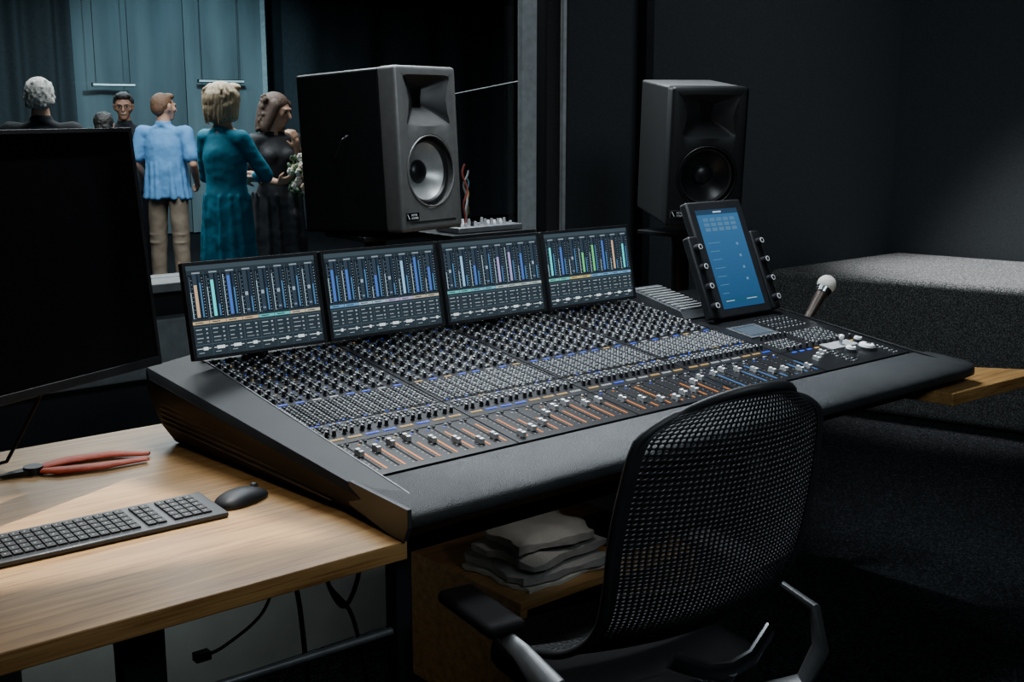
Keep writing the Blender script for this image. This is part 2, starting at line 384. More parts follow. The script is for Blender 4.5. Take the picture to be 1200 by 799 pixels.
for mi in range(4):
    xc=X0+BW*(mi+.5)
    b=MB(); L=.775; w=BW-.004
    b.box((0,L/2,-.002),(w,L,.004),PLATE)
    for y in (.163,.275,.40,.62): b.box((0,y,.0004),(w,.002,.0012),SLOT)
    pit=.0435
    chx=[(-3.5+c)*pit for c in range(8)]
    for x in chx: b.box((x,.085,.0002),(.0035,.125,.001),SLOT)
    def q(x,y,w_,h_,c,z=.0012): b.vquad([(x-w_/2,y-h_/2,z),(x+w_/2,y-h_/2,z),(x+w_/2,y+h_/2,z),(x-w_/2,y+h_/2,z)],c,LEDS)
    for c,x in enumerate(chx):
        on=random.random()
        n=random.randint(13,23) if (mi in (0,1) or on>.5) else random.randint(0,8)
        base_=OR if mi<3 else (.10,.35,.9)
        for k in range(n): q(x+.0125,.022+k*.0054,.0046,.0046,[j*(1.1 if mi==0 else .85) for j in base_])
        for k in range(13): q(x+.0065,.025+k*.0100,.003,.0010,(.26,.27,.28))
        for k in range(9): q(x-.009,.022+k*.0145,.004,.0022,(.3,.31,.32) if k%2 else (.5,.5,.5))
        q(x-.015,.145,.006,.004,[k*.8 for k in rndc([OR,WH,BLUE,CR])])
        q(x+.002,.187,.032,.008,[k*.75 for k in rndc([CR,CR,WH,BLUE])],.0014)
        for k in range(4): q(x-.009+k*.006,.187,.0020,.008,(.02,.02,.02),.0018)
        for k in range(3):
            if random.random()<.7: q(x-.012+k*.012,.2685+random.choice((0,.010)),.006,.0036,rndc([BLUE,BLUE,BLUE,CR,WH]))
        q(x,.409,.022,.005,[k*.9 for k in rndc([BLUE,BLUE,CR,WH])])
        for k in range(9): q(x+.0195,.437+k*.036,.003,.003,[k2*1. for k2 in rndc([BLUE,WH,BLUE,(0.02,.02,.02),CR])])
    mod=b.done("channel_module",recenter=False,smooth=False)
    mod.parent=con; mod.matrix_parent_inverse=wm(con).inverted()
    mod.location=(xc,1.838,sz(1.838)+.004); mod.rotation_euler=(AL,0,0)
    for c,x in enumerate(chx):
        g=mi*8+c
        yy=.078+.040*math.sin(g*.55+.6)+random.uniform(-.014,.014)
        put(M_FAD,"fader_cap",(x,yy,.0015),mod)
    kp=[]
    for x in chx: kp.append((x-.008,.212)); kp.append((x+.010,.212)); kp.append((x+.001,.223))
    rows=[.428+i*.0325 for i in range(10)]
    for i,ry in enumerate(rows):
        for x in chx: kp.append((x-.012,ry)); 
        if i%3==1:
            for x in chx: kp.append((x+.003,ry+.016))
    bp_=[]
    for x in chx:
        for yy in (.1535,): bp_+= [(x-.006,yy,1),(x+.006,yy,0)]
        for yy in (.236,.247,.258): bp_+= [(x-.014,yy,1),(x-.003,yy,0),(x+.008,yy,1)]
        for k in range(11):
            yy=.283+k*.0108; bp_+= [(x-.0165,yy,1),(x-.0055,yy,k%2),(x+.0055,yy,1),(x+.0165,yy,0)]
        for i,ry in enumerate(rows):
            bp_+=[(x+.000,ry-.004,1),(x+.000,ry+.004,0),(x+.009,ry-.004,0),(x+.009,ry+.004,1),(x-.012,ry+.016,1)]
            if i%3!=1: bp_+=[(x+.002,ry+.016,1),(x+.011,ry+.016,0)]
    if mi==0:
        kp.sort(key=lambda p:p[1])
        for p in kp[:100]: put(M_KNOB,"rotary_knob",(p[0],p[1],0),mod)
        kp=kp[100:]
        bp_.sort(key=lambda p:p[1])
        for p in bp_[:96]: put(M_BTN if p[2] else M_BTND,"button",(p[0],p[1],0),mod)
        bp_=bp_[96:]
    if kp: addstuff([(M_KNOB,(p[0],p[1],0)) for p in kp],"rotary_knob",mod)
    if bp_: addstuff([(M_BTN if p[2] else M_BTND,(p[0],p[1],0)) for p in bp_],"button",mod)
xm0=X0+4*BW+.002; xm1=XR-.004; wmod=xm1-xm0
b=MB(); b.box((0,.24,-.002),(wmod,.48,.004),PLATE); b.box((0,.16,.0004),(wmod,.0025,.0012),SLOT)
for k in range(9):
    b.vquad([(-.16+k*.035,.145,.0012),(-.14+k*.035,.145,.0012),(-.14+k*.035,.152,.0012),(-.16+k*.035,.152,.0012)],[v*.9 for v in rndc([BLUE,CR,WH])],LEDS)
mm=b.done("master_module",recenter=False,smooth=False); mm.parent=con; mm.matrix_parent_inverse=wm(con).inverted(); mm.location=((xm0+xm1)/2,1.838,sz(1.838)+.004); mm.rotation_euler=(AL,0,0)
b=MB(); b.box((-.10,.34,.002),(.13,.10,.004),KEYD)
b.vquad([(-.15,.30,.0046),(-.05,.30,.0046),(-.05,.38,.0046),(-.15,.38,.0046)],(.04,.07,.10),LEDS)
for k in range(5): b.vquad([(-.145+k*.02,.31,.005),(-.13+k*.02,.31,.005),(-.13+k*.02,.37,.005),(-.145+k*.02,.37,.005)],(.10,.14,.18),LEDS)
o=b.done("touch_strip",recenter=False,smooth=False); o.parent=mm
for (x,y,r) in ((.10,.08,.027),(.03,.085,.017),(.14,.137,.014)):
    b=MB(); b.cyl((x,y,0),(x,y,.008),r,KEYD,r,32); b.cyl((x,y,.008),(x,y,.014),r*.85,WHITE,r*.75,32); b.cyl((x+r*.3,y,.014),(x+r*.3,y,.0155),r*.3,KEYD)
    o=b.done("jog_wheel",recenter=False); o.parent=mm; o["label"]="pale round jog wheel"
b=MB(); b.box((.045,.135,.002),(.13,.045,.003),KEYL); b.cyl((.05,.135,.003),(.05,.135,.022),.005,CHROME); b.sph((.05,.135,.025),.008,WHITE)
o=b.done("joystick",recenter=False); o.parent=mm
for x in (-.15,-.115,-.08): put(M_FAD,"fader_cap",(x,.06+random.random()*.05,.001),mm)
pts=[]
for r in range(8):
    for c in range(11): pts.append((M_BTN if (r+c)%3 else M_BTND,(-.01+c*.0145,.185+r*.0135,0)))
for r in range(5):
    for c in range(8): pts.append((M_BTN if (r*c)%2==0 else M_BTND,(-.165+c*.0135,.185+r*.0135,0)))
for r in range(6):
    for c in range(2): pts.append((M_BTN,(.145+c*.013,.015+r*.016,0)))
for r in range(6):
    for c in range(8): pts.append((M_BTND if r%2 else M_BTN,(.0+c*.019,.325+r*.017,0)))
for r in range(7):
    for c in range(3): pts.append((M_BTN if (r+c)%2 else M_BTND,(-.06+c*.013,.02+r*.016,0)))
addstuff(pts,"button",mm)
kp=[(-.155+i*.03,.17) for i in range(11)]+[(-.15+i*.022,.268) for i in range(6)]
for p in kp: put(M_KNOB,"rotary_knob",(p[0],p[1],0),mm)
b=MB()
b.hull([(x,y,z) for x in (2.665,2.80) for y,z in ((2.36,sz(2.36)),(2.60,sz(2.6)),(2.60,.945),(2.38,.90))],KEYD)
for k in range(11):
    y=2.385+k*.019; z=.90+(y-2.38)*.2
    b.box((2.732,y,z+.003),(.12,.008,.006),KEYL)
b.done("vent_block",smooth=False,parent=con)["label"]="grey slatted vent block"
b=MB(); b.box((1.9,2.585,.935),(1.40,.03,.03),BLKM)
for x in (1.35,1.70,2.1,2.45): b.box((x,2.60,.95),(.06,.03,.12),BLKM)
b.done("display_rail",smooth=False,bevel=.003,parent=con)

# ---------------------------------------------------------------- displays
def screen_pattern(b,T,W,H,seed):
    R=random.Random(seed+10)
    def q(x0,y0,x1,y1,c,z=.0):
        b.vquad([T@V((x0*W,-z,y0*H)),T@V((x1*W,-z,y0*H)),T@V((x1*W,-z,y1*H)),T@V((x0*W,-z,y1*H))],c,SCREEN)
    q(0,0,1,1,(.014,.022,.028))
    q(0,.95,1,1,(.03,.045,.055),.0003)
    n=8; cw=1/n
    TAN=(.55,.38,.22);CYN=(.05,.75,.75);GRN=(.12,.6,.18);BL=(.05,.14,.5);VI=(.35,.30,.6);LB_=(.25,.5,.75)
    hot={1:[TAN,CYN,BL,None,None,None,None,None],2:[BL,BL,None,BL,None,LB_,BL,BL],3:[None,LB_,BL,None,VI,VI,BL,None],4:[CYN,BL,None,GRN,GRN,BL,TAN,CYN]}[seed]
    for i in range(n):
        x=i*cw
        q(x+.004,.41,x+cw-.004,.90,(.005,.008,.012),.0003)
        lv=R.uniform(.55,.88)
        for j in range(30):
            yy=.42+j*.0155
            q(x+.014,yy,x+.021,yy+.009,(.34,.50,.56) if yy<lv else (.06,.09,.11),.0006)
            if j%3==0: q(x+.028,yy,x+.034,yy+.005,(.20,.26,.30),.0006)
        q(x+.040,.42,x+.070,.90,(.020,.032,.045),.0005)
        c=hot[i]
        if c: q(x+.044,.43,x+.066,.43+R.uniform(.25,.44),[v*.75 for v in c],.0008)
        else: q(x+.044,.62,x+.066,.66,(.20,.26,.32),.0008); q(x+.044,.45,x+.066,.47,(.1,.14,.2),.0008)
        q(x+.082,.42,x+.100,.90,(.012,.022,.035),.0005)
        q(x+.086,.43,x+.096,.43+R.uniform(.1,.4),(.04,.13,.26),.0008)
        for j in range(14):
            yy=.43+j*.033
            q(x+.106,yy,x+.112,yy+.005,(.34,.42,.46),.0007)
        q(x+.04,.91,x+.10,.926,(.16,.20,.23),.0006)
        lab={1:[(.5,.36,.2),(.5,.36,.2),(.08,.42,.42),(.45,.4,.3),(.1,.28,.5)],2:[(.1,.25,.45),(.3,.4,.5),(.35,.32,.5),(.4,.36,.26)],3:[(.1,.42,.42),(.12,.35,.45),(.35,.42,.4)],4:[(.12,.48,.42),(.5,.4,.14),(.12,.3,.5)]}[seed]
        lc=lab[min(i//2,len(lab)-1)]
        q(x+.002,.352,x+cw-.002,.385,[v*.8 for v in lc],.0006)
        q(x+.02,.363,x+.08,.374,(.02,.03,.04),.0009)
        for yy,k in ((.29,.7),(.245,.45),(.195,.6),(.155,.35)):
            q(x+.018,yy,x+.018+R.uniform(.03,.06),yy+.009,[v*k for v in (.35,.42,.46)],.0006)
            q(x+.090,yy-.004,x+.104,yy+.013,[v*k for v in (.35,.42,.46)],.0006)
        q(x+.010,.080,x+.112,.087,(.45,.52,.54),.0006); q(x+R.uniform(.03,.08),.066,x+.09,.10,(.5,.56,.58),.0008)
        q(x+.02,.035,x+.06,.042,(.2,.24,.26),.0006)
        q(x-.001,0,x+.0015,.93,(.04,.055,.065),.0009)
    q(0,.325,1,.33,(.05,.08,.10),.0007); q(0,.125,1,.13,(.05,.08,.10),.0007)
LB=["lit with tan and cyan channel bars","lit with dark blue channel meters","lit with blue and violet meters","lit with green and blue meters"]
for i in range(4):
    x0=1.145+i*.3665; W=.356;H=.228
    e=thing("display_monitor","slim black meter display, "+LB[i],"monitor",(x0+W/2,2.53,.925),"row of console meter displays")
    T=Matrix.Translation((x0,2.505,.932))@Matrix.Rotation(rad(-11),4,'X')
    b=MB(); fr=.0085
    b.box((W/2,.010,H/2),(W,.018,H),BLK,M=T); b.done("housing",bevel=.003,parent=e)
    b=MB(); 
    for (cx,cz_,w_,h_) in ((W/2,fr/2,W,fr),(W/2,H-fr/2,W,fr),(fr/2,H/2,fr,H-2*fr),(W-fr/2,H/2,fr,H-2*fr)):
        b.box((cx,-.001,cz_),(w_,.005,h_),BLKM,M=T)
    b.done("bezel",parent=e,smooth=False,bevel=.0008)
    b=MB(); T2=T@Matrix.Translation((fr,-.0003,fr)); screen_pattern(b,T2,W-2*fr,H-2*fr,i+1); b.done("screen",parent=e,smooth=False,recalc=False)
    b=MB(); b.box((W/2,.035,.07),(.10,.035,.08),BLKM,M=T); b.done("mounting_bracket",parent=e,bevel=.003)

T=Matrix.Translation((2.715,2.275,.882))@Matrix.Rotation(rad(-24),4,'X')
e=thing("touch_controller","tilted black touchscreen with glowing blue display and knob strips","touchscreen",(2.85,2.32,.88))
W=.285;H=.375
b=MB(); b.box((W/2,.016,H/2),(W-.03,.03,H),BLK,M=T); b.done("housing",bevel=.006,parent=e)
for sx in (-.004,W+.004):
    b=MB(); b.box((sx,.010,.135),(.042,.028,.26),BLKM,M=T); b.done("knob_strip",bevel=.005,parent=e)
    for k in range(4):
        b=MB(); zz=.04+k*.062
        b.cyl(T@V((sx,-.004,zz)),T@V((sx,-.022,zz)),.012,KNOBB,.0105,20); b.cyl(T@V((sx,-.022,zz)),T@V((sx,-.023,zz)),.0085,KNOBT,.0085,20); b.cyl(T@V((sx,-.023,zz)),T@V((sx,-.0235,zz)),.006,KNOBB,.006,20)
        b.done("rotary_knob",parent=e)
b=MB()
def q2(x0,y0,x1,y1,c,z): b.vquad([T@V((.045+xx*.195,.0005-z,.028+yy*.318)) for xx,yy in ((x0,y0),(x1,y0),(x1,y1),(x0,y1))],c,SCREEN)
for k in range(24):
    t=k/24; q2(0,t,1,t+1/24,(.009+.014*t,.045+.045*t,.11+.085*t),0)
q2(0,.95,1,1,(.01,.03,.06),.0004); q2(.4,.965,.6,.98,(.3,.4,.5),.0008)
for r in range(3):
    for c in range(5): q2(.12+c*.16,.78+r*.05,.24+c*.16,.815+r*.05,(.05,.12,.20),.0004)
for r in range(7): q2(.08,.66-r*.085,.22+random.random()*.2,.665-r*.085,(.06,.15,.24),.0004)
for r in range(4): q2(.74,.62-r*.12,.79,.645-r*.12,(.07,.16,.25),.0004)
q2(.06,.05,.94,.10,(.01,.05,.10),.0004); q2(.1,.07,.3,.077,(.25,.35,.45),.0008);q2(.6,.07,.85,.077,(.25,.35,.45),.0008)
b.done("screen",smooth=False,recalc=False,parent=e)
b=MB(); b.box((2.857,2.36,.935),(.12,.06,.07),BLKM); b.done("stand",bevel=.004,parent=e)

e=thing("microphone","handheld microphone with pale foam windscreen on a short stand","microphone",(3.155,2.26,DZ))
b=MB(); b.cyl((3.16,2.26,DZ+.001),(3.16,2.26,DZ+.012),.05,BLKM,.047,32); b.cyl((3.16,2.26,DZ+.01),(3.155,2.26,.85),.008,BLKM); b.done("stand",parent=e)
b=MB(); b.cyl((3.14,2.26,.835),(3.205,2.25,.925),.013,mat("mic_handle_bronze",(.10,.08,.07),.4,.7),.020,24); b.done("handle",parent=e)
b=MB(); b.sph((3.222,2.248,.945),.031,mat("foam_cream",(.72,.70,.64),.9,bump=.4,bscale=300),24,); b.cyl((3.200,2.25,.919),(3.212,2.249,.933),.0235,CHROME,.0265,24); b.done("windscreen",parent=e)

# ---------------------------------------------------------------- speakers
RUB=mat("rubber",(.010,.010,.011),.4)
CONEG=mat("woofer_cone_grey",(.46,.46,.45),.33,.35,.1); CONED=mat("woofer_cone_dark",(.012,.013,.015),.35,.2)
CAB=mat("speaker_cabinet_black",(.0065,.007,.008),.6,spec=.18)
CABT=mat("speaker_cabinet_lit_top",(.13,.132,.135),.42,spec=.5)  # light put into the colour: paler cabinet for the lit top face
def speaker(loc,rot,tilt,bafm,CONE,label,handle=True):
    W,H,D=.262,.462,.335
    e=thing("studio_speaker",label,"speaker",loc,"studio monitor speakers",rot)
    T=Matrix.Translation(V(loc))@Matrix.Rotation(rot,4,'Z')@Matrix.Rotation(tilt,4,'X')
    b=MB(); b.box((0,D/2+.012,H/2),(W-.004,D,H-.004),CAB,M=T)
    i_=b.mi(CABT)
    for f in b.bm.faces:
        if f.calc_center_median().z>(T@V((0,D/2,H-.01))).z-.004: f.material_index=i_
    o=b.done("cabinet",bevel=.008,parent=e,seg=3)
    b=MB(); b.box((0,-.015,H/2),(W,.07,H),bafm)
    bf=b.done("baffle",bevel=.012,seg=5,recenter=False,smooth=False)
    bpy.context.view_layer.update(); bake(bf)
    wz=.168; wr=.106
    c1=MB(); c1.cyl((0,-.06,wz),(0,.015,wz),wr,bafm,wr-.008,56); c1=c1.done("c",recenter=False)
    rings=[]
    for k in range(11):
        t=k/10; y=-.056+.052*t; s=(1-t)**1.2
        hwt=.024+.102*s; hwb=.018+.098*s; zc=.370-.004*s; ht=.032+.045*s; hb=.020+.062*s**1.2
        r=[]
        for j in range(56):
            a=2*math.pi*j/56; ca,sa=math.cos(a),math.sin(a); cx=math.copysign(abs(ca)**.22,ca); sx=math.copysign(abs(sa)**.3,sa)
            w_=hwb+(hwt-hwb)*(sx+1)/2
            w_*=1-.26*(1-min(1,abs(sx))**2)
            r.append((cx*w_,y,zc+(sx*ht if sx>0 else sx*hb)))
        rings.append(r)
    c2=MB(); c2.loft(rings,bafm); c2=c2.done("c",recenter=False,smooth=False)
    c3=MB(); c3.box((0,-.05,.024),(.20,.02,.009),SLOT); c3=c3.done("c",recenter=False,smooth=False)
    cut(bf,[c1,c2,c3])
    me=bf.data; me.materials.clear(); me.materials.append(bafm); me.materials.append(HORN)
    for p in me.polygons:
        c=p.center; n_=p.normal
        inside=c.y>-.0485 and c.y<.012 and abs(c.x)<.124 and .27<c.z<.455 and abs(n_.y)<.9995
        p.material_index=1 if (inside and not (n_.z>.30)) and abs(c.x)<.123 else 0  # shade put into the colour: horn faces dark unless they face upward
    me.transform(T)
    try: me.shade_smooth(); me.set_sharp_from_angle(angle=rad(30))
    except Exception: pass
    par(bf,e)
    b=MB(); N=56; prof=[(wr-.010,-.026),(wr-.015,-.036),(wr-.021,-.035),(wr-.025,-.026),(.034,.004),(.030,.002)]
    rings=[]
    for r,y in prof: rings.append([b.bm.verts.new(T@V((r*math.cos(2*math.pi*j/N),y,wz+r*math.sin(2*math.pi*j/N)))) for j in range(N)])
    for k in range(len(rings)-1):
        for j in range(N):
            f=b.bm.faces.new((rings[k][j],rings[k][(j+1)%N],rings[k+1][(j+1)%N],rings[k+1][j])); f.material_index=b.mi(RUB if k<3 else CONE)
    b.done("woofer",parent=e)
    b=MB(); b.sph((0,.002,0),(.034,.016,.034),CONED,24); 
    for v in b.bm.verts: v.co=T@(v.co+V((0,0,wz)))
    b.done("dust_cap",parent=e)
    b=MB(); b.tube([T@V(((wr-.006)*math.cos(2*math.pi*j/48),-.0495,wz+(wr-.006)*math.sin(2*math.pi*j/48))) for j in range(48)],.003,bafm,8,cyc=True); b.done("trim_ring",parent=e)
    b=MB(); b.box((0,-.0045,.374),(.054,.004,.060),SLOT,M=T); b.done("horn_throat",parent=e,smooth=False)
    b=MB(); bz=.044
    b.box((-.092,-.0505,bz),(.056,.003,.0235),GREYM,M=T); b.box((-.092,-.0512,bz),(.054,.003,.0215),BLKG,M=T); 
    b.face([T@V(p) for p in ((-.116,-.0530,bz+.008),(-.1135,-.0530,bz+.008),(-.105,-.0530,bz-.007),(-.1075,-.0530,bz-.007))],WHITE)
    b.done("badge",parent=e,smooth=False)
    for txt,zz in (("MEYER",bz+.0013),("SOUND",bz-.0073)):
        cu=bpy.data.curves.new("t",'FONT'); cu.body=txt; cu.size=.0083; cu.extrude=.0002
        to=bpy.data.objects.new("badge_lettering",cu); COL.objects.link(to); bpy.context.view_layer.update()
        me=bpy.data.meshes.new_from_object(to.evaluated_get(bpy.context.evaluated_depsgraph_get())); bpy.data.objects.remove(to)
        me.materials.clear(); me.materials.append(WHITE)
        me.transform(T@Matrix.Translation((-.099,-.0530,zz))@Matrix.Rotation(rad(90),4,'X'))
        o=bpy.data.objects.new("badge_lettering",me); COL.objects.link(o); par(o,e)
    if handle:
        b=MB(); b.tube([T@V(p) for p in ((-W/2-.002,.14,H*.60),(-W/2-.016,.15,H*.58),(-W/2-.016,.18,H*.48),(-W/2-.002,.19,H*.46))],.004,BLKM,8); b.done("side_bracket",parent=e)
    return e
def stand(x,y,z,rot=0):
    e=thing("speaker_stand","tall black metal speaker stand with square top plate","speaker stand",(x,y,0),"speaker stands",rot)
    b=MB(); b.box((x,y,z-.008),(.22,.22,.014),BLKM); b.done("top_plate",bevel=.002,parent=e)
    b=MB(); b.cyl((x,y,.02),(x,y,z-.015),.035,BLKM); b.done("column",parent=e)
    b=MB(); b.box((x,y,.0115),(.34,.34,.02),BLKM); b.done("base_plate",bevel=.003,parent=e)
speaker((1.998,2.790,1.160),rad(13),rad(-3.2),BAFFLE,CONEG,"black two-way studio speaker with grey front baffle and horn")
stand(1.955,2.968,1.143)
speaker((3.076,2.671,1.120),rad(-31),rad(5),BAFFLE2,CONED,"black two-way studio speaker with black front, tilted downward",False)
stand(3.16,2.828,1.083)
e=thing("equipment_shelf","small dark shelf on a pole next to the speaker","shelf",(2.33,2.98,0))
b=MB(); b.box((2.34,3.02,1.115),(.34,.30,.018),BLKM); b.done("shelf_board",bevel=.002,parent=e,smooth=False)
b=MB(); b.cyl((2.38,3.0,.015),(2.38,3.0,1.106),.02,BLKM); b.cyl((2.38,3.0,.001),(2.38,3.0,.015),.15,BLKM); b.done("pole",parent=e)
e=thing("patch_box","small grey metal box covered with knobs on the shelf","audio box",(2.33,2.95,1.125))
b=MB(); b.box((2.34,2.95,1.1345),(.26,.12,.018),GREYM); b.done("case",bevel=.003,parent=e)
for i in range(9):
    for j in range(2):
        b=MB(); x=2.235+i*.026; y=2.92+j*.05; b.cyl((x,y,1.1437),(x,y,1.152+random.random()*.012),.006,rndc([WHITE,KEYL,KNOBB,KEYL]),.004,12); b.done("knob",parent=e)
cols=[("red",mat("cable_red",(.20,.03,.02),.5)),("white",mat("cable_pale",(.30,.30,.29),.5)),("teal",mat("cable_teal",(.02,.09,.11),.5)),("yellow",mat("cable_yellow",(.20,.13,.03),.5)),("black",BLKM)]
for c,(cn,cm) in enumerate(cols):
    pts=[]
    x0=2.375+c*.014
    for i in range(30):
        t=i/29; pts.append((x0+.006*math.sin(t*13+c*1.3),3.07+.006*math.sin(t*9+c*2)+c*.014,1.1285+(.20-.022*c)*t))
    b=MB(); b.tube(pts,.0032,cm,8); o=b.done("audio_cable"); tag(o,"wavy "+cn+" audio cable rising beside the speaker","cable","audio cables")

# ---------------------------------------------------------------- computer monitor
e=thing("computer_monitor","large black computer monitor, switched off, on the desk","monitor",(.62,2.42,DZ))
M=Matrix.Translation((1.022,2.400,.962))@Matrix.Rotation(rad(23.2),4,'Z')@Matrix.Rotation(rad(-5.5),4,'X')
W,H=.80,.505
b=MB(); b.box((-W/2,.014,H/2),(W,.024,H),BLK,M=M); b.box((-W/2,.035,H/2),(W*.6,.04,H*.6),BLK,M=M); b.done("housing",bevel=.004,parent=e)
b=MB(); f=.009
for (cx,cz_,w_,h_) in ((-W/2,f,W,f*2),(-W/2,H-f/2,W,f),(-f/2,H/2,f,H-2*f),(-W+f/2,H/2,f,H-2*f)): b.box((cx,0,cz_),(w_,.006,h_),BLKM,M=M)
b.done("bezel",bevel=.001,parent=e,smooth=False)
b=MB(); b.box((-W/2,.0015,H/2),(W-.016,.002,H-.02),BLKG,M=M); b.done("screen",parent=e,smooth=False)
b=MB(); b.tube([(.60,2.50,.752),(.60,2.47,.90),(.615,2.36,1.15)],[.018,.018,.022],BLK,12); b.done("neck",parent=e)
b=MB(); b.cyl((.58,2.50,.741),(.58,2.50,.756),.10,BLK,.095,40); b.done("foot",parent=e)
CABL=mat("cable_black",(.006,.006,.007),.6,spec=.2)
b=MB(); b.tube([(.80,2.44,.985),(.785,2.49,.90),(.76,2.54,.82),(.735,2.57,.758),(.70,2.60,.7445),(.62,2.66,.7445)],.004,CABL,8); b.done("cable",parent=e)
e=thing("hand_tool","long hand tool with red-orange handles lying beside the monitor","tool",(.88,2.49,DZ))
def flatbar(pts,w,h,m,nm):
    b=MB(); b.tube(pts,w,m,12,flat=h); b.done(nm,parent=e)
flatbar([(.78,2.515,.7485),(.85,2.528,.7485),(.94,2.512,.7485),(1.01,2.465,.7475)],[.013,.019,.018,.011],.36,RED,"handle")
flatbar([(.78,2.485,.7485),(.81,2.462,.7485),(.89,2.438,.7485),(.99,2.432,.7475)],[.013,.019,.018,.011],.36,RED,"handle")
b=MB(); b.cyl((.768,2.503,.7415),(.768,2.503,.757),.022,BLKM,.020,20); b.hull([(.768,2.485,.742),(.768,2.518,.742),(.768,2.485,.754),(.768,2.518,.754),(.700,2.50,.742),(.700,2.510,.742),(.700,2.50,.75),(.700,2.510,.75)],BLKM); b.done("jaw",parent=e)

e=thing("keyboard","slim dark computer keyboard with charcoal keys on the desk","keyboard",(.74,2.05,DZ))
T=Matrix.Translation((.745,2.055,DZ+.003))@Matrix.Rotation(rad(-1.5),4,'Z')@Matrix.Rotation(rad(2.5),4,'X')
b=MB(); b.box((0,0,.006),(.435,.135,.010),mat("keyboard_case",(.035,.037,.04),.4,.3),M=T); b.done("case",bevel=.003,parent=e)
KEYC=mat("key_charcoal",(.011,.0115,.0125),.5,spec=.3)
def f_key(b): b.hull([(x,y,0) for x in(-.0085,.0085) for y in (-.0092,.0092)]+[(x,y,.0035) for x in(-.0078,.0078) for y in (-.0084,.0084)],KEYC); b.box((-.001,.001,.0036),(.0026,.0034,.0004),KEYL)
MK=mk(f_key,"key")
kx=[]
for r in range(5):
    for c in range(14): kx.append((-.200+c*.0188,.042-r*.0208))
    for c in range(2): kx.append((.075+c*.0188,.042-r*.0208))
    for c in range(4): kx.append((.126+c*.0188,.042-r*.0208))
for x,y in kx:
    o=bpy.data.objects.new("key",MK); COL.objects.link(o)
    mwk=T@Matrix.Translation((x,y,.0112)); o.location=mwk.to_translation(); o.rotation_euler=mwk.to_euler(); par(o,e)
e=thing("computer_mouse","black wireless computer mouse on the desk","mouse",(1.02,2.045,DZ))
b=MB(); R=Matrix.Rotation(rad(-72),4,'Z')
for v in b.sph((0,0,0),(1,1,1),BLK,32):
    x,y,z=v.co; rr=math.hypot(x,y)
    if rr>1e-6:
        a=math.atan2(y,x); ca,sa=math.cos(a),math.sin(a); k=(abs(ca)**2.8+abs(sa)**2.8)**(-1/2.8); x*=k; y*=k
    zz=max(z,-.12)
    v.co=V((x*.034,y*.060,zz*.023*(1-.22*max(0,y)) if zz>0 else zz*.035))
    v.co=Matrix.Translation((1.022,2.052,DZ+.0055))@R@v.co
b.done("shell",parent=e)
b=MB(); b.cyl((1.056,2.070,DZ+.021),(1.060,2.061,DZ+.021),.007,KEYD); b.done("scroll_wheel",parent=e)

# ---------------------------------------------------------------- under desk things
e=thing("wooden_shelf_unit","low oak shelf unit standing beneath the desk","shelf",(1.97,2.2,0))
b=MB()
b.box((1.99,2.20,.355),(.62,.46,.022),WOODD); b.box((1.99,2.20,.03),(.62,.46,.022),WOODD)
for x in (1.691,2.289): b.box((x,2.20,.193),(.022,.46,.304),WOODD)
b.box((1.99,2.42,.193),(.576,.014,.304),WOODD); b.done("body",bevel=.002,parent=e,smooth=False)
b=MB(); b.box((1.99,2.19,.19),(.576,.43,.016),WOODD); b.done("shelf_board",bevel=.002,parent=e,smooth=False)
CL=mat("grey_cloth",(.17,.165,.155),.9,0,.15,15,.5,40); CL2=mat("cream_paper",(.26,.25,.22),.8)
z=.3665
for k,(m,w,d_,h,r,ox) in enumerate(((CL2,.30,.24,.010,3,0),(CL,.29,.24,.026,-2,.0),(CL,.27,.22,.028,6,.0),(CL,.23,.20,.030,-9,-.01))):
    b=MB(); b.box((0,0,0),(w,d_,h),m)
    bmesh.ops.subdivide_edges(b.bm,edges=b.bm.edges[:],cuts=9,use_grid_fill=True)
    for v in b.bm.verts:
        x,y,zz=v.co
        if m is CL:
            v.co.z+=(.0035*math.sin(x*47+y*32+k)+.0025*math.sin(y*81-x*23+k*2))*(1 if zz>0 else 0)
            e2=max(abs(x)/(w/2),abs(y)/(d_/2)); v.co.z-= (zz+h/2)*.35*e2**6
        v.co.x+= .007*math.sin(y*45+k)+.004*math.sin(y*110); v.co.y+=.006*math.sin(x*40+k)+.003*math.sin(x*120)
    o=b.done("folded_cloth" if m is CL else "paper_stack",angle=60,bevel=.003); o.location=(1.87+ox,2.12,z+h/2+.001); o.rotation_euler=(0,0,rad(r)); z+=h+.008
    tag(o,"rumpled folded brown-grey cloth lying on the shelf unit" if m is CL else "stack of cream paper on the shelf unit","cloth" if m is CL else "paper","items stacked on the shelf unit")
b=MB(); b.box((2.17,2.15,.379),(.16,.24,.022),BLK); o=b.done("laptop",bevel=.003); tag(o,"closed black laptop on the shelf unit","laptop")
def cable(pts,r,m,lab,plug=None):
    P=[V(p) for p in pts]; out=[]
    n=len(P)
    for i in range(n-1):
        p0=P[max(i-1,0)];p1=P[i];p2=P[i+1];p3=P[min(i+2,n-1)]
        for k in range(8):
            t=k/8; out.append(.5*((2*p1)+(-p0+p2)*t+(2*p0-5*p1+4*p2-p3)*t*t+(-p0+3*p1-3*p2+p3)*t**3))
    out.append(P[-1]); b=MB(); b.tube(out,r,m,8)
    if plug: b.box(P[-1],(.03,.02,.016),m)
    o=b.done("power_cable"); tag(o,lab,"cable","cables under the desk")
cable([(1.05,2.0,.70),(1.06,2.0,.60),(1.02,1.98,.53),(.93,1.97,.49),(.885,1.97,.485)],.0035,CABL,"thin black cable dangling with a plug at its end",True)
cable([(1.12,2.0,.70),(1.10,2.0,.62),(1.115,2.0,.5),(1.14,2.02,.30),(1.2,2.1,.01)],.0055,CABL,"black power cable hanging from the desk to the floor")
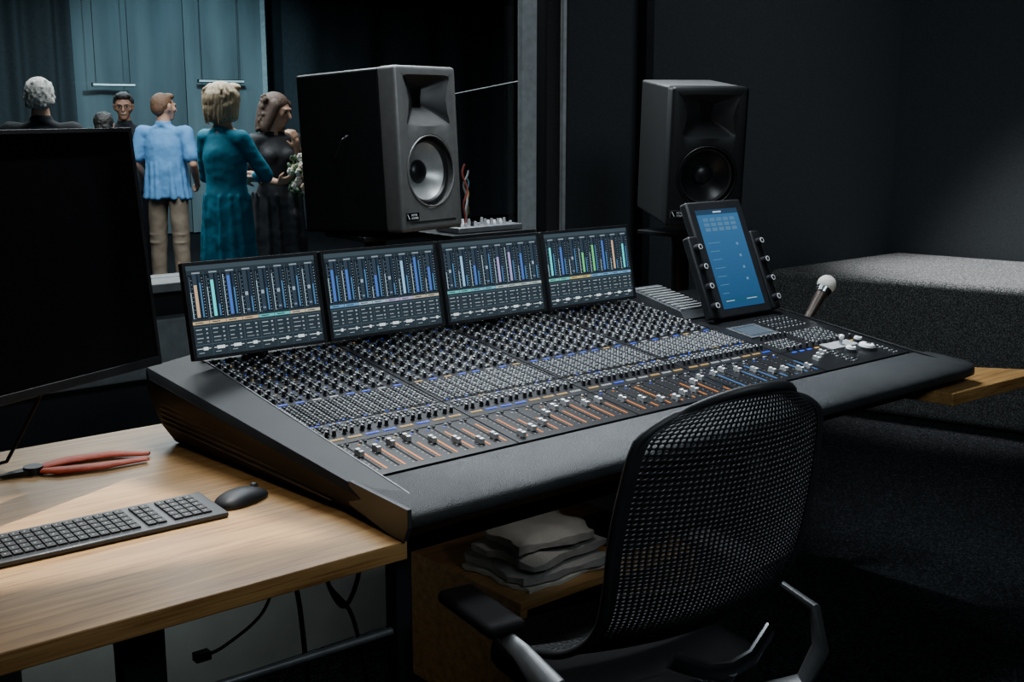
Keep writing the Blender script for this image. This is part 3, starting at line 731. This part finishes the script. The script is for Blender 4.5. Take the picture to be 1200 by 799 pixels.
cable([(1.22,2.0,.70),(1.19,2.0,.62),(1.18,2.0,.55),(1.22,2.0,.48),(1.26,2.0,.56),(1.25,2.0,.70)],.005,CABL,"looped black cable hanging under the desk")
cable([(1.28,2.1,.70),(1.27,2.1,.60),(1.24,2.1,.5),(1.30,2.1,.40),(1.34,2.1,.2),(1.38,2.1,.01)],.005,CABL,"black power cable hanging from the desk to the floor")
cable([(.80,2.2,.70),(.80,2.2,.5),(.83,2.2,.3),(.95,2.25,.01)],.003,KEYL,"thin pale grey cable hanging to the floor")

# ---------------------------------------------------------------- office chair
CX,CY,CR_=1.512,1.410,rad(-8.6)
CT=Matrix.Translation((CX,CY,0))@Matrix.Rotation(CR_,4,'Z')
ch=thing("office_chair","black perforated-back office chair with padded arms, pushed to the desk","office chair",(CX,CY,0),rot=CR_)
prof=[(-.285,1.072),(-.270,1.0),(-.248,.90),(-.228,.81),(-.210,.735),(-.178,.66),(-.130,.605),(-.055,.560),(.05,.535)]
hw=[.120,.192,.212,.217,.213,.206,.204,.214,.232]
def lerp(L,v):
    t=v*(len(L)-1); i=min(int(t),len(L)-2); f=t-i
    a=L[i];b_=L[i+1]
    p0=L[max(i-1,0)];p3=L[min(i+2,len(L)-1)]
    if isinstance(a,tuple): return tuple(lerp1(p0[k],a[k],b_[k],p3[k],f) for k in range(len(a)))
    return lerp1(p0,a,b_,p3,f)
def lerp1(p0,p1,p2,p3,t): return .5*((2*p1)+(-p0+p2)*t+(2*p0-5*p1+4*p2-p3)*t*t+(-p0+3*p1-3*p2+p3)*t**3)
def shell(u,v,off=0):
    y,z=lerp(prof,v); w=lerp(hw,v)
    drop=0
    if v<.14: drop=-.042*(abs(u)**2.4)*(1-v/.14)
    return CT@V((u*w,y+.060*u*u*(1-.4*v)-off,z+drop))
MESHM=mat("chair_mesh_black",(.013,.014,.016),.55,0,.2,50,spec=.3)
def meshpanel(name,v0,v1,nu,nv,th,uin=.98,sub=1):
    b=MB(); b.grid([[shell(-uin+2*uin*i/nu,v0+(v1-v0)*j/nv) for i in range(nu+1)] for j in range(nv+1)],MESHM)
    o=b.done(name,parent=ch); w=o.modifiers.new("w",'WIREFRAME'); w.thickness=th; w.use_even_offset=False; w.use_replace=True
    if sub: q=o.modifiers.new("s",'SUBSURF'); q.levels=1; q.render_levels=1
    return o
meshpanel("mesh_back",.035,.52,38,38,.0055,.94)
meshpanel("lower_mesh",.52,.985,38,36,.0072,.94)
b=MB()
loop=[]
for i in range(25): loop.append(shell(-1+2*i/24,0))
for j in range(1,37): loop.append(shell(1,j/36*.985))
loopL=[shell(-1,j/36*.985) for j in range(36,0,-1)]
b.tube(loopL+loop,[.0080]*(len(loop)+len(loopL)),CHB,10)
for off in (-.003,.004):
    for s_ in (-1,1): b.grid([[shell(s_*u,j/40*.985,off) for u in (.93,.95,.975,1.0)] for j in range(41)],CHB)
    b.grid([[shell(-.98+1.96*i/24,v,off) for i in range(25)] for v in (.004,.02,.036)],CHB)
b.done("back_frame",parent=ch,angle=60)
b=MB(); sp=[]
for i in range(28):
    a=2*math.pi*i/28; ca,sa=math.cos(a),math.sin(a)
    sp.append((.225*math.copysign(abs(ca)**.45,ca),.075+.20*math.copysign(abs(sa)**.45,sa)))
b.hull([CT@V((x,y,.455)) for x,y in sp]+[CT@V((x*.97,.075+(y-.075)*.97,.495)) for x,y in sp],SEATB); b.done("seat",bevel=.01,parent=ch,seg=3)
b=MB(); b.box((0,.02,.425),(.22,.26,.055),BLKM,M=CT); b.cyl(CT@V((0,.03,.10)),CT@V((0,.03,.40)),.028,BLKM); b.cyl(CT@V((0,.03,.30)),CT@V((0,.03,.41)),.02,CHROME); b.done("seat_mechanism",bevel=.006,parent=ch)
b=MB(); b.tube([CT@V(p) for p in ((-.11,-.205,.605),(-.05,-.225,.575),(0,-.230,.568),(.05,-.225,.575),(.11,-.205,.605))],.008,CHROME,12,flat=2.2)
b.tube([CT@V(p) for p in ((0,-.225,.568),(0,-.19,.50),(0,-.10,.44),(0,-.05,.43))],.016,GREYM,12); b.done("back_bracket",parent=ch)["label"]="polished metal back bracket"
for s_ in (-1,1):
    b=MB(); b.tube([CT@V((s_*x,y,z)) for x,y,z in ((.10,-.03,.42),(.20,-.09,.41),(.272,-.135,.43),(.298,-.150,.50),(.300,-.13,.570),(.296,-.03,.592),(.29,.05,.594))],[.018,.024,.030,.033,.028,.018,.014],ARMM,16,flat=.42); b.done("arm_support",parent=ch)["label"]="polished grey metal arm support"
    b=MB(); b.box((s_*.292,.115,.612),(.078,.20,.026),SEATB,M=CT); b.done("armrest",bevel=.012,seg=4,parent=ch)
for k in range(5):
    a=rad(90+72*k); d=V((math.cos(a),math.sin(a),0))
    b=MB(); b.tube([CT@(V((0,.03,0))+d*r+V((0,0,z))) for r,z in ((.02,.115),(.12,.11),(.22,.095),(.31,.08))],[.026,.022,.018,.014],CHROME,12); b.done("base_arm",parent=ch)["label"]="polished metal base arm"
    p=CT@(V((0,.03,0))+d*.31)
    b=MB(); t=V((-d.y,d.x,0))
    for s_ in (-1,1): b.cyl(p+V((0,0,.028))+t*(s_*.010),p+V((0,0,.028))+t*(s_*.026),.027,BLK,seg=20)
    b.cyl(p+V((0,0,.03)),p+V((0,0,.08)),.007,CHROME); b.done("caster",parent=ch)

# ---------------------------------------------------------------- people
_ico=None
def ico():
    global _ico
    if _ico is None:
        t=bmesh.new(); bmesh.ops.create_icosphere(t,subdivisions=3,radius=1); _ico=[v.co.copy() for v in t.verts]; t.free()
    return _ico
def v3(r): return r if hasattr(r,'__len__') else (r,r,r)
class Blob:
    mat=BLK
    def __init__(s,M): s.b=MB(); s.M=M
    def h(s,p0,r0,p1=None,r1=None,R=None):
        pts=[]
        for p,r in ((p0,r0),(p1,r1)):
            if p is None: continue
            r=v3(r)
            for q in ico(): pts.append(V(p)+V((q.x*r[0],q.y*r[1],q.z*r[2])))
        MM=s.M@R if R else s.M
        s.b.hull([MM@p for p in pts],s.mat)
    def done(s,name,vox,parent,m,smooth=3,noise=0,nscale=.03):
        s.b.mats=[m]
        o=s.b.done(name,recenter=False)
        r=o.modifiers.new("r",'REMESH'); r.mode='VOXEL'; r.voxel_size=vox; r.use_smooth_shade=True
        q=o.modifiers.new("s",'SMOOTH'); q.iterations=smooth; q.factor=.5
        if noise:
            t=bpy.data.textures.new("n",'CLOUDS'); t.noise_scale=nscale; t.noise_depth=2
            dm=o.modifiers.new("d",'DISPLACE'); dm.texture=t; dm.strength=noise; dm.texture_coords='LOCAL'
            q=o.modifiers.new("s2",'SMOOTH'); q.iterations=3; q.factor=.5
        bpy.context.view_layer.update(); bake(o)
        me=o.data; me.materials.clear(); me.materials.append(m)
        for p in me.polygons: p.use_smooth=True; p.material_index=0
        par(o,parent); return o
def hand(B,w,d,n,curl=.5,s=1.):
    w=V(w); d=V(d).normalized(); n=V(n); n=(n-d*n.dot(d)).normalized(); sd=d.cross(n).normalized()
    B.h(w,(.022*s,)*3,w+d*.05*s,(.026*s,)*3)
    B.h(w+d*.03*s+sd*.02*s,.016*s,w+d*.085*s+sd*.026*s,.0115*s); B.h(w+d*.03*s-sd*.02*s,.016*s,w+d*.08*s-sd*.028*s,.0115*s); B.h(w+d*.085*s+sd*.02*s,.012*s,w+d*.085*s-sd*.02*s,.012*s)
    for i,(off,L) in enumerate(((.031,.036),(.0105,.042),(-.0105,.039),(-.031,.030))):
        a=w+d*.085*s+sd*off*s; b_=a+(d+n*curl*.5).normalized()*L*s; c=b_+(d*(1-curl)+n*curl*1.2).normalized()*L*.6*s; e_=c+(d*(1-curl*1.4)+n*curl*1.6).normalized()*L*.5*s
        B.h(a,.0098*s,b_,.0088*s); B.h(b_,.0088*s,c,.008*s); B.h(c,.008*s,e_,.007*s)
    a=w+d*.025*s+sd*.022*s; b_=a+(d*.6+sd*.8+n*.3).normalized()*.04*s; c=b_+(d*.9+sd*.1+n*.5).normalized()*.032*s
    B.h(a,.015*s,b_,.011*s); B.h(b_,.011*s,c,.008*s)
SK=mat("skin_warm",(.52,.30,.21),.5,0,.06,20); SK2=mat("skin_tan",(.48,.28,.19),.5,0,.06,20); SK3=mat("skin_brown",(.25,.13,.085),.5,0,.06,20)
EYE=mat("eye_dark",(.02,.015,.012),.15); LIP=mat("lips",(.42,.13,.11),.45); TEETH=mat("teeth",(.5,.45,.4),.4)
def person(label,loc,face,S,skin,hair_fn,hairm,arms,clothes,headrot=0,headtilt=0,vox=.0075,extra=None,wom=False,smile=False,hn=.012,sw=None,hs=1.0):
    phi=math.atan2(face[0],-face[1])
    e=thing("person",label,"person",loc,rot=phi)
    M=Matrix.Translation(V(loc))@Matrix.Rotation(phi,4,'Z')@Matrix.Diagonal((S,S,S,1))
    B=Blob(M)
    sw=sw or (.150 if wom else .18)
    lg=.8 if wom else 1.
    for s_ in (-1,1):
        B.h((s_*.085,0,.90),(.075,.08,.09),(s_*.10,-.005,.50),(.055*lg,.058*lg,.06)); B.h((s_*.10,-.005,.50),.054*lg,(s_*.105,.02,.30),(.053*lg,.058*lg,.07)); B.h((s_*.105,.02,.33),(.053*lg,.057*lg,.07),(s_*.105,.015,.09),.036*lg)
        B.h((s_*.105,.02,.05),(.036,.045,.045),(s_*.12,-.15,.025),(.038,.05,.022))
    wc=.112 if wom else .135; cc=.128 if wom else .145
    B.h((0,0,.93),(.13,.09,.10),(0,0,1.06),(wc,.08,.08)); B.h((0,0,1.06),(wc,.08,.08),(0,.0,1.28),(cc,.095,.10)); B.h((0,0,1.28),(cc,.095,.1),(0,.01,1.385),(sw-.03,.065,.045))
    if wom: 
        for s_ in(-1,1): B.h((s_*.06,-.065,1.27),.052)
    B.h((0,.012,1.39),(.07,.055,.035),(0,.008,1.52),(.05,.055,.05))
    B.h((-.10,.015,1.395),(.03,.035,.025),(0,.015,1.46),(.05,.045,.02)); B.h((.10,.015,1.395),(.03,.035,.025),(0,.015,1.46),(.05,.045,.02))
    shy=1.375 if wom else 1.39
    for s_,k in ((1,'L'),(-1,'R')):
        el,wr,hd,pn,cu=arms[k]; sh=V((s_*sw,.01,shy))
        B.h(sh,.044 if wom else .050,el,.034); 
        B.h((s_*.07,.01,1.40),(.05,.05,.04),sh,.042)
        mid=V(el).lerp(V(wr),.3); B.h(el,.034,mid,.035); B.h(mid,.035,wr,.023)
        hand(B,wr,hd,pn,cu)
    HC=V((0,-.01,1.595))
    HR=Matrix.Translation(HC+V((0,.02,-.06)))@Matrix.Rotation(headrot,4,'Z')@Matrix.Rotation(headtilt,4,'X')@Matrix.Diagonal((hs,hs,hs*1.02,1))@Matrix.Translation(-(HC+V((0,.02,-.06))))
    def hh(*a): B.h(*a,R=HR)
    hh(HC+V((0,.015,.015)),(.074,.092,.088)); hh(HC+V((0,-.02,.0)),(.066,.066,.07),HC+V((0,-.052,-.085)),(.030,.026,.022))
    hh(HC+V((0,-.088,.005)),(.008,.008,.01),HC+V((0,-.108,-.028)),(.013,.012,.010))
    hh(HC+V((-.03,-.078,.025)),(.018,.012,.008),HC+V((.03,-.078,.025)),(.018,.012,.008))
    hh(HC+V((-.017,-.082,-.052)),(.008,.008,.006),HC+V((.017,-.082,-.052)),(.008,.008,.006))
    for s_ in (-1,1):
        hh(HC+V((s_*.078,.008,.012)),(.008,.014,.02),HC+V((s_*.074,.0,-.018)),(.007,.010,.012))
        hh(HC+V((s_*.045,-.055,-.015)),(.022,.02,.022))
    B.h((0,.005,1.47),(.050,.054,.05),HR@(HC+V((0,.02,-.04))),(.05,.055,.05))
    B.done("body",vox,e,skin,2)
    for s_ in (-1,1):
        b=MB(); b.sph(M@HR@(HC+V((s_*.030,-.079,.006))),(.010*S),EYE,12); b.done("eye",parent=e)
    b=MB(); pts=[M@HR@(HC+V((x,-.0895+x*x*6,-.052+x*x*(7 if smile else 1)))) for x in (-.020,-.010,0,.010,.020)]
    b.tube(pts,[.0015,.0032,.0036,.0032,.0015],TEETH if smile else LIP,8); b.done("mouth",parent=e)
    Hb=Blob(M@HR); hair_fn(Hb,HC); 
    Hb.done("hair",vox*.62,e,hairm,4,hn,.022)
    for nm,fn,m,nz in clothes:
        C=Blob(M); fn(C,arms,sw); C.done(nm,vox,e,m,8,nz,.11)
    if extra: extra(e,M,HR,HC)
    return e
def folds(C,k0,n,rx,ry,z0,z1,seed):
    # soft vertical cloth folds around the lower body
    R=random.Random(seed)
    for k in range(n):
        a=2*math.pi*(k+R.uniform(-.3,.3))/n; r=.020+R.uniform(0,.012)
        C.h((rx*.90*math.cos(a),ry*.90*math.sin(a),z1),(r*.5,r*.5,.03),(rx*math.cos(a+.06),ry*math.sin(a+.06),z0),(r,r,.02))
def sleeve(C,arms,sw,full,r=.062,shy=1.39):
    for s_,k in ((1,'L'),(-1,'R')):
        el,wr=V(arms[k][0]),V(arms[k][1]); sh=V((s_*sw,.01,shy))
        C.h((s_*.07,.01,1.385),(.065,.065,.05),sh,r)
        if full:
            C.h(sh,r,el,r-.012); C.h(el,r-.012,el.lerp(wr,.92),r-.024)
            for t,q in ((.35,.004),(.6,.006),(.82,.006)):
                p=sh.lerp(el,t); C.h(p,(r-.012*t+q,r-.012*t+q,.012))
        else: C.h(sh,r,sh.lerp(el,.74),r+.002)
def shirt(full=False,hem=.92,w=0.,flare=0.):
    def f(C,arms,sw):
        C.h((0,.0,hem+.02),(.165+flare,.118+flare,.03),(0,0,1.08),(.148+w,.108+w,.08)); C.h((0,0,1.08),(.148+w,.108+w,.08),(0,0,1.28),(.163+w*.8,.115,.10)); C.h((0,0,1.28),(.163+w*.5,.115,.1),(0,.01,1.39),(sw-.015,.078,.055))
        C.h((-.12,.015,1.39),(.05,.055,.035),(0,.015,1.455),(.064,.062,.018)); C.h((.12,.015,1.39),(.05,.055,.035),(0,.015,1.455),(.064,.062,.018))
        C.h((0,.012,1.45),(.068,.068,.014),(0,.012,1.482),(.062,.064,.012))
        folds(C,0,13,.172+flare,.124+flare,hem+.01,1.12,5)
        sleeve(C,arms,sw,full)
    return f
def ladyjacket(full,hem,hemw,wst=.142):
    def f(C,arms,sw):
        C.h((0,0,hem+.02),(hemw,hemw*.76,.02),(0,0,.93),(.170,.125,.05)); C.h((0,0,.93),(.170,.125,.05),(0,0,1.08),(wst,.105,.07)); C.h((0,0,1.08),(wst,.105,.07),(0,0,1.27),(.155,.118,.09)); C.h((0,0,1.27),(.155,.118,.09),(0,.01,1.375),(sw-.012,.076,.05))
        C.h((-.10,.015,1.385),(.05,.052,.03),(0,.015,1.445),(.058,.058,.016)); C.h((.10,.015,1.385),(.05,.052,.03),(0,.015,1.445),(.058,.058,.016))
        for s_ in (-1,1): C.h((s_*.06,-.072,1.27),.06)
        folds(C,0,11,hemw*.98,hemw*.75,hem+.01,1.0,9)
        sleeve(C,arms,sw,full,.058,1.375)
    return f
def trousers(C,arms,sw):
    C.h((0,0,.98),(.150,.108,.03),(0,0,.90),(.160,.114,.07))
    for s_ in (-1,1):
        C.h((s_*.082,0,.90),(.086,.104,.09),(s_*.10,-.0,.50),(.072,.076,.06)); C.h((s_*.10,0,.50),(.072,.076,.06),(s_*.105,.018,.10),(.058,.064,.03))
        for z in (.14,.19,.47,.54): C.h((s_*.102,.012,z),(.070,.074,.012))
def slimtrousers(C,arms,sw):
    for s_ in (-1,1):
        C.h((s_*.075,0,.70),(.066,.076,.06),(s_*.095,-.0,.50),(.062,.066,.06)); C.h((s_*.095,0,.50),(.062,.066,.06),(s_*.105,.018,.12),(.045,.05,.03))
def shoes(C,arms,sw):
    for s_ in (-1,1): C.h((s_*.105,.03,.045),(.045,.05,.042),(s_*.12,-.155,.032),(.044,.055,.030))
def short_hair(B,c):
    B.h(c+V((0,.03,.03)),(.080,.092,.086)); B.h(c+V((0,.065,.0)),(.068,.055,.07)); B.h(c+V((0,-.035,.085)),(.058,.05,.028))
def rim_hair(B,c):
    R=random.Random(21)
    B.h(c+V((0,.03,.026)),(.082,.090,.086)); B.h(c+V((0,.07,-.015)),(.070,.05,.065)); B.h(c+V((0,-.03,.085)),(.055,.045,.026))
    for i in range(40):
        a=R.uniform(-.1,math.pi+.1); z=R.uniform(-.06,.08); k0=math.sqrt(max(.2,1-(z/.12)**2))
        B.h(c+V((.079*k0*math.cos(a),.035+.081*k0*math.sin(a),z)),(.010,.010,.018))
def bob_hair(B,c):
    R=random.Random(11)
    B.h(c+V((0,.02,.045)),(.098,.106,.085)); B.h(c+V((0,.05,.02)),(.106,.094,.08)); B.h(c+V((0,.055,-.03)),(.102,.080,.07),c+V((0,.055,-.10)),(.082,.060,.03))
    for s_ in (-1,1): B.h(c+V((s_*.078,-.005,.03)),(.034,.055,.05),c+V((s_*.080,.01,-.085)),(.026,.045,.035))
    B.h(c+V((-.03,-.05,.09)),(.06,.045,.03)); 
    for k in range(60):
        a=R.uniform(-.2,math.pi+.2); z0=R.uniform(.0,.11); L=R.uniform(.06,.11)
        k0=math.sqrt(max(.1,1-(z0/.135)**2))
        p0=c+V((.100*k0*math.cos(a),.035+.088*k0*math.sin(a),z0)); p1=c+V((.106*math.cos(a+.2),.045+.086*math.sin(a+.2),z0-L*.5)); p2=c+V((.096*math.cos(a+.12),.045+.078*math.sin(a+.12),max(-.13,z0-L-.03)))
        B.h(p0,(.007,.007,.010),p1,(.0085,.0085,.010)); B.h(p1,(.0085,.0085,.010),p2,(.006,.006,.008))
def curly_hair(B,c):
    R=random.Random(3)
    B.h(c+V((0,.03,.04)),(.096,.098,.080)); B.h(c+V((0,.06,.0)),(.103,.083,.08),c+V((0,.075,-.13)),(.10,.06,.05))
    for i in range(110):
        a=R.uniform(.1,math.pi-.1); z=R.uniform(-.17,.09)
        B.h(c+V((.105*math.cos(a),.03+.09*math.sin(a),z)),R.uniform(.010,.017))
    for s_ in (-1,1): B.h(c+V((s_*.08,-.01,.03)),(.030,.045,.05),c+V((s_*.095,.02,-.12)),(.030,.04,.04))
rest={'L':((.235,.03,1.12),(.245,-.03,.87),(0,-.1,-1),(-1,0,0),.35),'R':((-.235,.03,1.12),(-.245,-.03,.87),(0,-.1,-1),(1,0,0),.35)}
HB=mat("hair_blonde",(.50,.38,.25),.5,0,.40,90,.5,160,stretch=(1,1,.12)); HD=mat("hair_dark_brown",(.08,.042,.028),.5,0,.4,60,.8,150); HBR=mat("hair_brown",(.13,.065,.035),.55,0,.3,60,.6,150)
HW=mat("hair_white",(.52,.515,.50),.7,0,.3,90,.8,180); HK=mat("hair_black",(.012,.010,.010),.5,0,.3,60,.6,150)
TJ=mat("teal_jacket",(.006,.20,.32),.75,0,.05,12,.15,22); BS=mat("blue_shirt",(.09,.27,.56),.75,0,.05,12,.15,22); KH=mat("khaki",(.24,.19,.145),.8,0,.06,12,.15,25)
DS=mat("dark_suit",(.010,.012,.017),.8,0,.15,12,.2,25,spec=.2); BD=mat("black_dress",(.014,.015,.019),.7,0,.2,14,.2,25); SH=mat("shoe_dark",(.02,.015,.012),.4); WP=mat("white_trousers",(.4,.4,.4),.8)
armT={'L':((.210,-.04,1.13),(.07,-.20,1.10),(-.9,-.20,.1),(0,.5,-1),.4),'R':((-.245,-.10,1.14),(-.03,-.24,1.13),(.9,-.2,.1),(0,.5,-1),.4)}
person("woman in long teal jacket, seen from behind, arms folded",(3.36,6.75,0),(.93,.36),.970,SK,bob_hair,HB,armT,
  [("jacket",ladyjacket(True,.56,.180),TJ,.018),("trousers",slimtrousers,WP,.01),("shoes",shoes,SH,0)],headrot=rad(-4),wom=True,hn=.003,hs=1.0)
armF={'L':((.215,-.05,1.15),(.10,-.18,1.33),(-.25,-.25,.9),(-.6,.6,.2),.7),'R':((-.205,-.04,1.15),(-.07,-.26,1.10),(.7,-.6,.25),(.4,.2,.8),.75)}
fp=(3.91,7.12,0); ff=(-.20,-.98)
person("woman with curly brown hair in black dress, holding flowers",fp,ff,.945,SK2,curly_hair,HD,armF,
  [("dress",ladyjacket(False,.50,.20,.125),BD,.014),("shoes",shoes,SH,0)],headrot=rad(44),headtilt=rad(14),wom=True,hn=.004,hs=1.0)
phi=math.atan2(ff[0],-ff[1]); FM=Matrix.Translation(V(fp))@Matrix.Rotation(phi,4,'Z')@Matrix.Diagonal((.94,.94,.94,1))
FO=V((.04,-.36,0))
e=thing("flower_bouquet","bouquet of white, cream and pink flowers with green leaves",'bouquet',FM@V((.04,-.36,1.1)))
LEAF=mat("leaf_green",(.07,.12,.06),.6); R_=random.Random(5)
b=MB()
for i in range(14):
    a=R_.uniform(0,6.28); r=R_.uniform(.02,.07); b.tube([FM@(FO+V((0,0,1.02))),FM@(FO+V((r*.4*math.cos(a),r*.4*math.sin(a),1.14))),FM@(FO+V((r*math.cos(a),r*math.sin(a),1.24+R_.uniform(-.05,.08))))],.003,LEAF,6)
b.done("stem",parent=e)
b=MB()
for i in range(44):
    a=R_.uniform(0,6.28); r=R_.uniform(.02,.075); z=R_.uniform(1.02,1.28); p=FM@(FO+V((r*math.cos(a),r*math.sin(a),z))); 
    b.sph(p,(.024,.011,.015),LEAF,8,M=Euler((R_.uniform(0,3),R_.uniform(0,3),R_.uniform(0,3))).to_matrix().to_4x4())
b.done("foliage",parent=e)
FC=[mat("petal_white",(.8,.76,.68),.6),mat("petal_pink",(.50,.14,.12),.6),mat("petal_cream",(.7,.54,.36),.6)]
for i in range(18):
    a=R_.uniform(0,6.28); r=R_.uniform(.02,.08); z=R_.uniform(1.04,1.33); p=FM@(FO+V((r*math.cos(a),r*math.sin(a)-.02,z))); b=MB(); m=FC[(0,2,0,2,1,0)[i%6]]
    for k in range(6):
        t=k*math.pi/3; b.sph(p+V((.014*math.cos(t),.004,.014*math.sin(t))),(.014,.010,.014),m,8)
    b.sph(p+V((0,0,.005)),.01,m,8); b.done("flower",parent=e)
armB={'L':((.255,.03,1.13),(.235,-.16,.98),(-.3,-.9,-.3),(-1,0,0),.5),'R':((-.255,.05,1.13),(-.21,-.14,.96),(.3,-.9,-.4),(1,0,0),.5)}
person("man in light blue short-sleeved shirt and khaki trousers, back turned",(4.02,9.12,0),(.72,.70),.955,SK,short_hair,HBR,armB,
  [("shirt",shirt(False,.84,.022,.012),BS,.018),("trousers",trousers,KH,.014),("shoes",shoes,SH,0)],headrot=rad(-32),hn=.006,sw=.190,hs=1.02)
def glasses(e,M,HR,HC):
    b=MB()
    for s_ in (-1,1):
        b.tube([M@HR@(HC+V((s_*.031+.022*math.cos(t*.5236),-.095,.006+.018*math.sin(t*.5236)))) for t in range(12)],.0025,BLK,6,cyc=True)
        b.tube([M@HR@(HC+V((s_*.053,-.093,.01))),M@HR@(HC+V((s_*.082,.0,.014)))],.002,BLK,6)
    b.tube([M@HR@(HC+V((-.01,-.097,.01))),M@HR@(HC+V((.01,-.097,.01)))],.002,BLK,6); b.done("glasses",parent=e)
def afro(B,c):
    B.h(c+V((0,.035,.045)),(.086,.09,.085)); B.h(c+V((0,-.03,.088)),(.062,.05,.035)); B.h(c+V((0,.07,.0)),(.07,.055,.07))
person("smiling man with glasses and short black hair, facing the window",(3.99,9.84,0),(-.42,-.9),.955,SK3,afro,HK,rest,
  [("jacket",shirt(True,.86,.01,.0),DS,.01),("trousers",trousers,DS,.01),("shoes",shoes,SH,0)],extra=glasses,smile=True,hs=1.04)
person("person with short black hair in dark clothes",(3.46,8.92,0),(.6,.8),.865,SK2,afro,HK,rest,
  [("shirt",shirt(True,.86),DS,.01),("trousers",trousers,DS,.01),("shoes",shoes,SH,0)])
person("white-haired man in dark suit, back turned",(2.43,7.24,0),(.45,.89),.990,SK,rim_hair,HW,rest,
  [("jacket",shirt(True,.80,.02,.01),DS,.014),("trousers",trousers,DS,.012),("shoes",shoes,SH,0)],headrot=rad(10),hn=.003,hs=1.02)

# ---------------------------------------------------------------- lights
def area(name,loc,size,power,col,target=None,sy=None,spread=None):
    l=bpy.data.lights.new(name,'AREA'); l.energy=power; l.color=col; l.size=size
    if sy: l.shape='RECTANGLE'; l.size_y=sy
    if spread: l.spread=rad(spread)
    o=bpy.data.objects.new(name,l); COL.objects.link(o); o.location=loc
    if target is not None: o.rotation_euler=(V(target)-V(loc)).to_track_quat('-Z','Y').to_euler()
    return o
def spot(name,loc,target,power,col,ang,blend=.5,r=.05):
    l=bpy.data.lights.new(name,'SPOT'); l.energy=power; l.color=col; l.spot_size=rad(ang); l.spot_blend=blend; l.shadow_soft_size=r
    o=bpy.data.objects.new(name,l); COL.objects.link(o); o.location=loc; o.rotation_euler=(V(target)-V(loc)).to_track_quat('-Z','Y').to_euler(); return o
COOL=(.86,.94,1.0)
area("overhead_area",(2.1,2.5,2.9),1.6,22,COOL,(2.2,2.2,.8),.5,80)
area("overhead_area",(2.4,3.55,2.75),2.0,24,COOL,(2.1,1.9,.8),.25,90)  # added above the window to give the armrest and console a sheen
LP=V((1.05,2.5,2.86))
spot("framing_spot",LP,(.74,2.0,.74),480,(1,.99,.97),60,.1,.008)
quad=[V(p) for p in ((.30,2.36,DZ),(.885,2.36,DZ),(1.060,1.765,DZ),(.30,1.955,DZ))]
zp=2.46; hole=[LP+(p-LP)*((LP.z-zp)/(LP.z-DZ)) for p in quad]
c_=sum(hole,V((0,0,0)))/4
e=thing("patch_light_box","unseen black spotlight box with an opening shaped for the desk light","spotlight",(1.05,2.5,2.46))  # unseen box, its opening cut to shape the light patch on the desk
outer=[V((c_.x-.26,c_.y+.26,zp)),V((c_.x+.26,c_.y+.26,zp)),V((c_.x+.26,c_.y-.26,zp)),V((c_.x-.26,c_.y-.26,zp))]
b=MB()
for k in range(4):
    A,B,C_,D_=hole[k],hole[(k+1)%4],outer[(k+1)%4],outer[k]
    b.face([A,B,C_,D_],BLKM)
for k in range(4):
    A,B=outer[k],outer[(k+1)%4]; b.face([A,B,B+V((0,0,.53)),A+V((0,0,.53))],BLKM)
b.done("shutter_box",parent=e,smooth=False,recalc=False)
spot("overhead_spot",(.6,1.2,2.9),(.7,1.70,.74),26,(1,.82,.60),45,.6,.06)
spot("overhead_spot",(1.50,2.3,2.9),(1.60,1.98,.80),240,(.95,.97,1),23,.7,.05)
spot("overhead_spot",(2.1,2.5,2.9),(2.1,2.1,.85),230,COOL,34,.8,.05)
spot("overhead_spot",(2.9,2.5,2.9),(2.85,2.1,.85),230,COOL,26,.8,.05)
spot("overhead_spot",(5.7,2.7,2.9),(5.75,2.95,.7),520,(.97,.98,1),46,.8,.1)
spot("overhead_spot",(3.6,1.0,2.9),(5.5,2.9,.45),22,COOL,34,.9,.1)
area("overhead_area",(1.2,-.4,2.9),1.2,15,(.80,.93,1.0),(2.6,3.4,1.1),None,90)
area("overhead_area",(4.6,1.8,2.9),1.0,10,(.88,.96,1),(5.2,3.8,1.6),None,120)
spot("overhead_spot",(1.9,.3,2.9),(1.5,1.2,.9),24,COOL,22,.8,.08)  # added from the camera side to brighten the chair back
area("under_desk_fill",(1.0,2.25,.69),.5,1.3,(.9,1,.98),(1.0,2.7,.3),.08)  # unseen source added to brighten the back panel under the desk
spot("shelf_fill_spot",(1.80,1.92,.69),(1.88,2.12,.45),1.3,(1,.97,.92),75,.8,.03)  # added to brighten the shelf unit and its stack, no lamp there
area("overhead_area",(3.4,7.6,2.95),2.4,185,(1,.96,.92),(3.4,7.6,0))
area("overhead_area",(4.4,10.6,2.95),2.0,90,(.85,.97,1),(4.4,10.6,0))
spot("stage_light",(5.4,11.0,2.8),(6.3,14,1.4),230,(.58,.88,1),80,.8,.1)
w=bpy.data.worlds.new("world"); SC.world=w; w.use_nodes=True; w.node_tree.nodes["Background"].inputs[0].default_value=(.01,.014,.018,1)
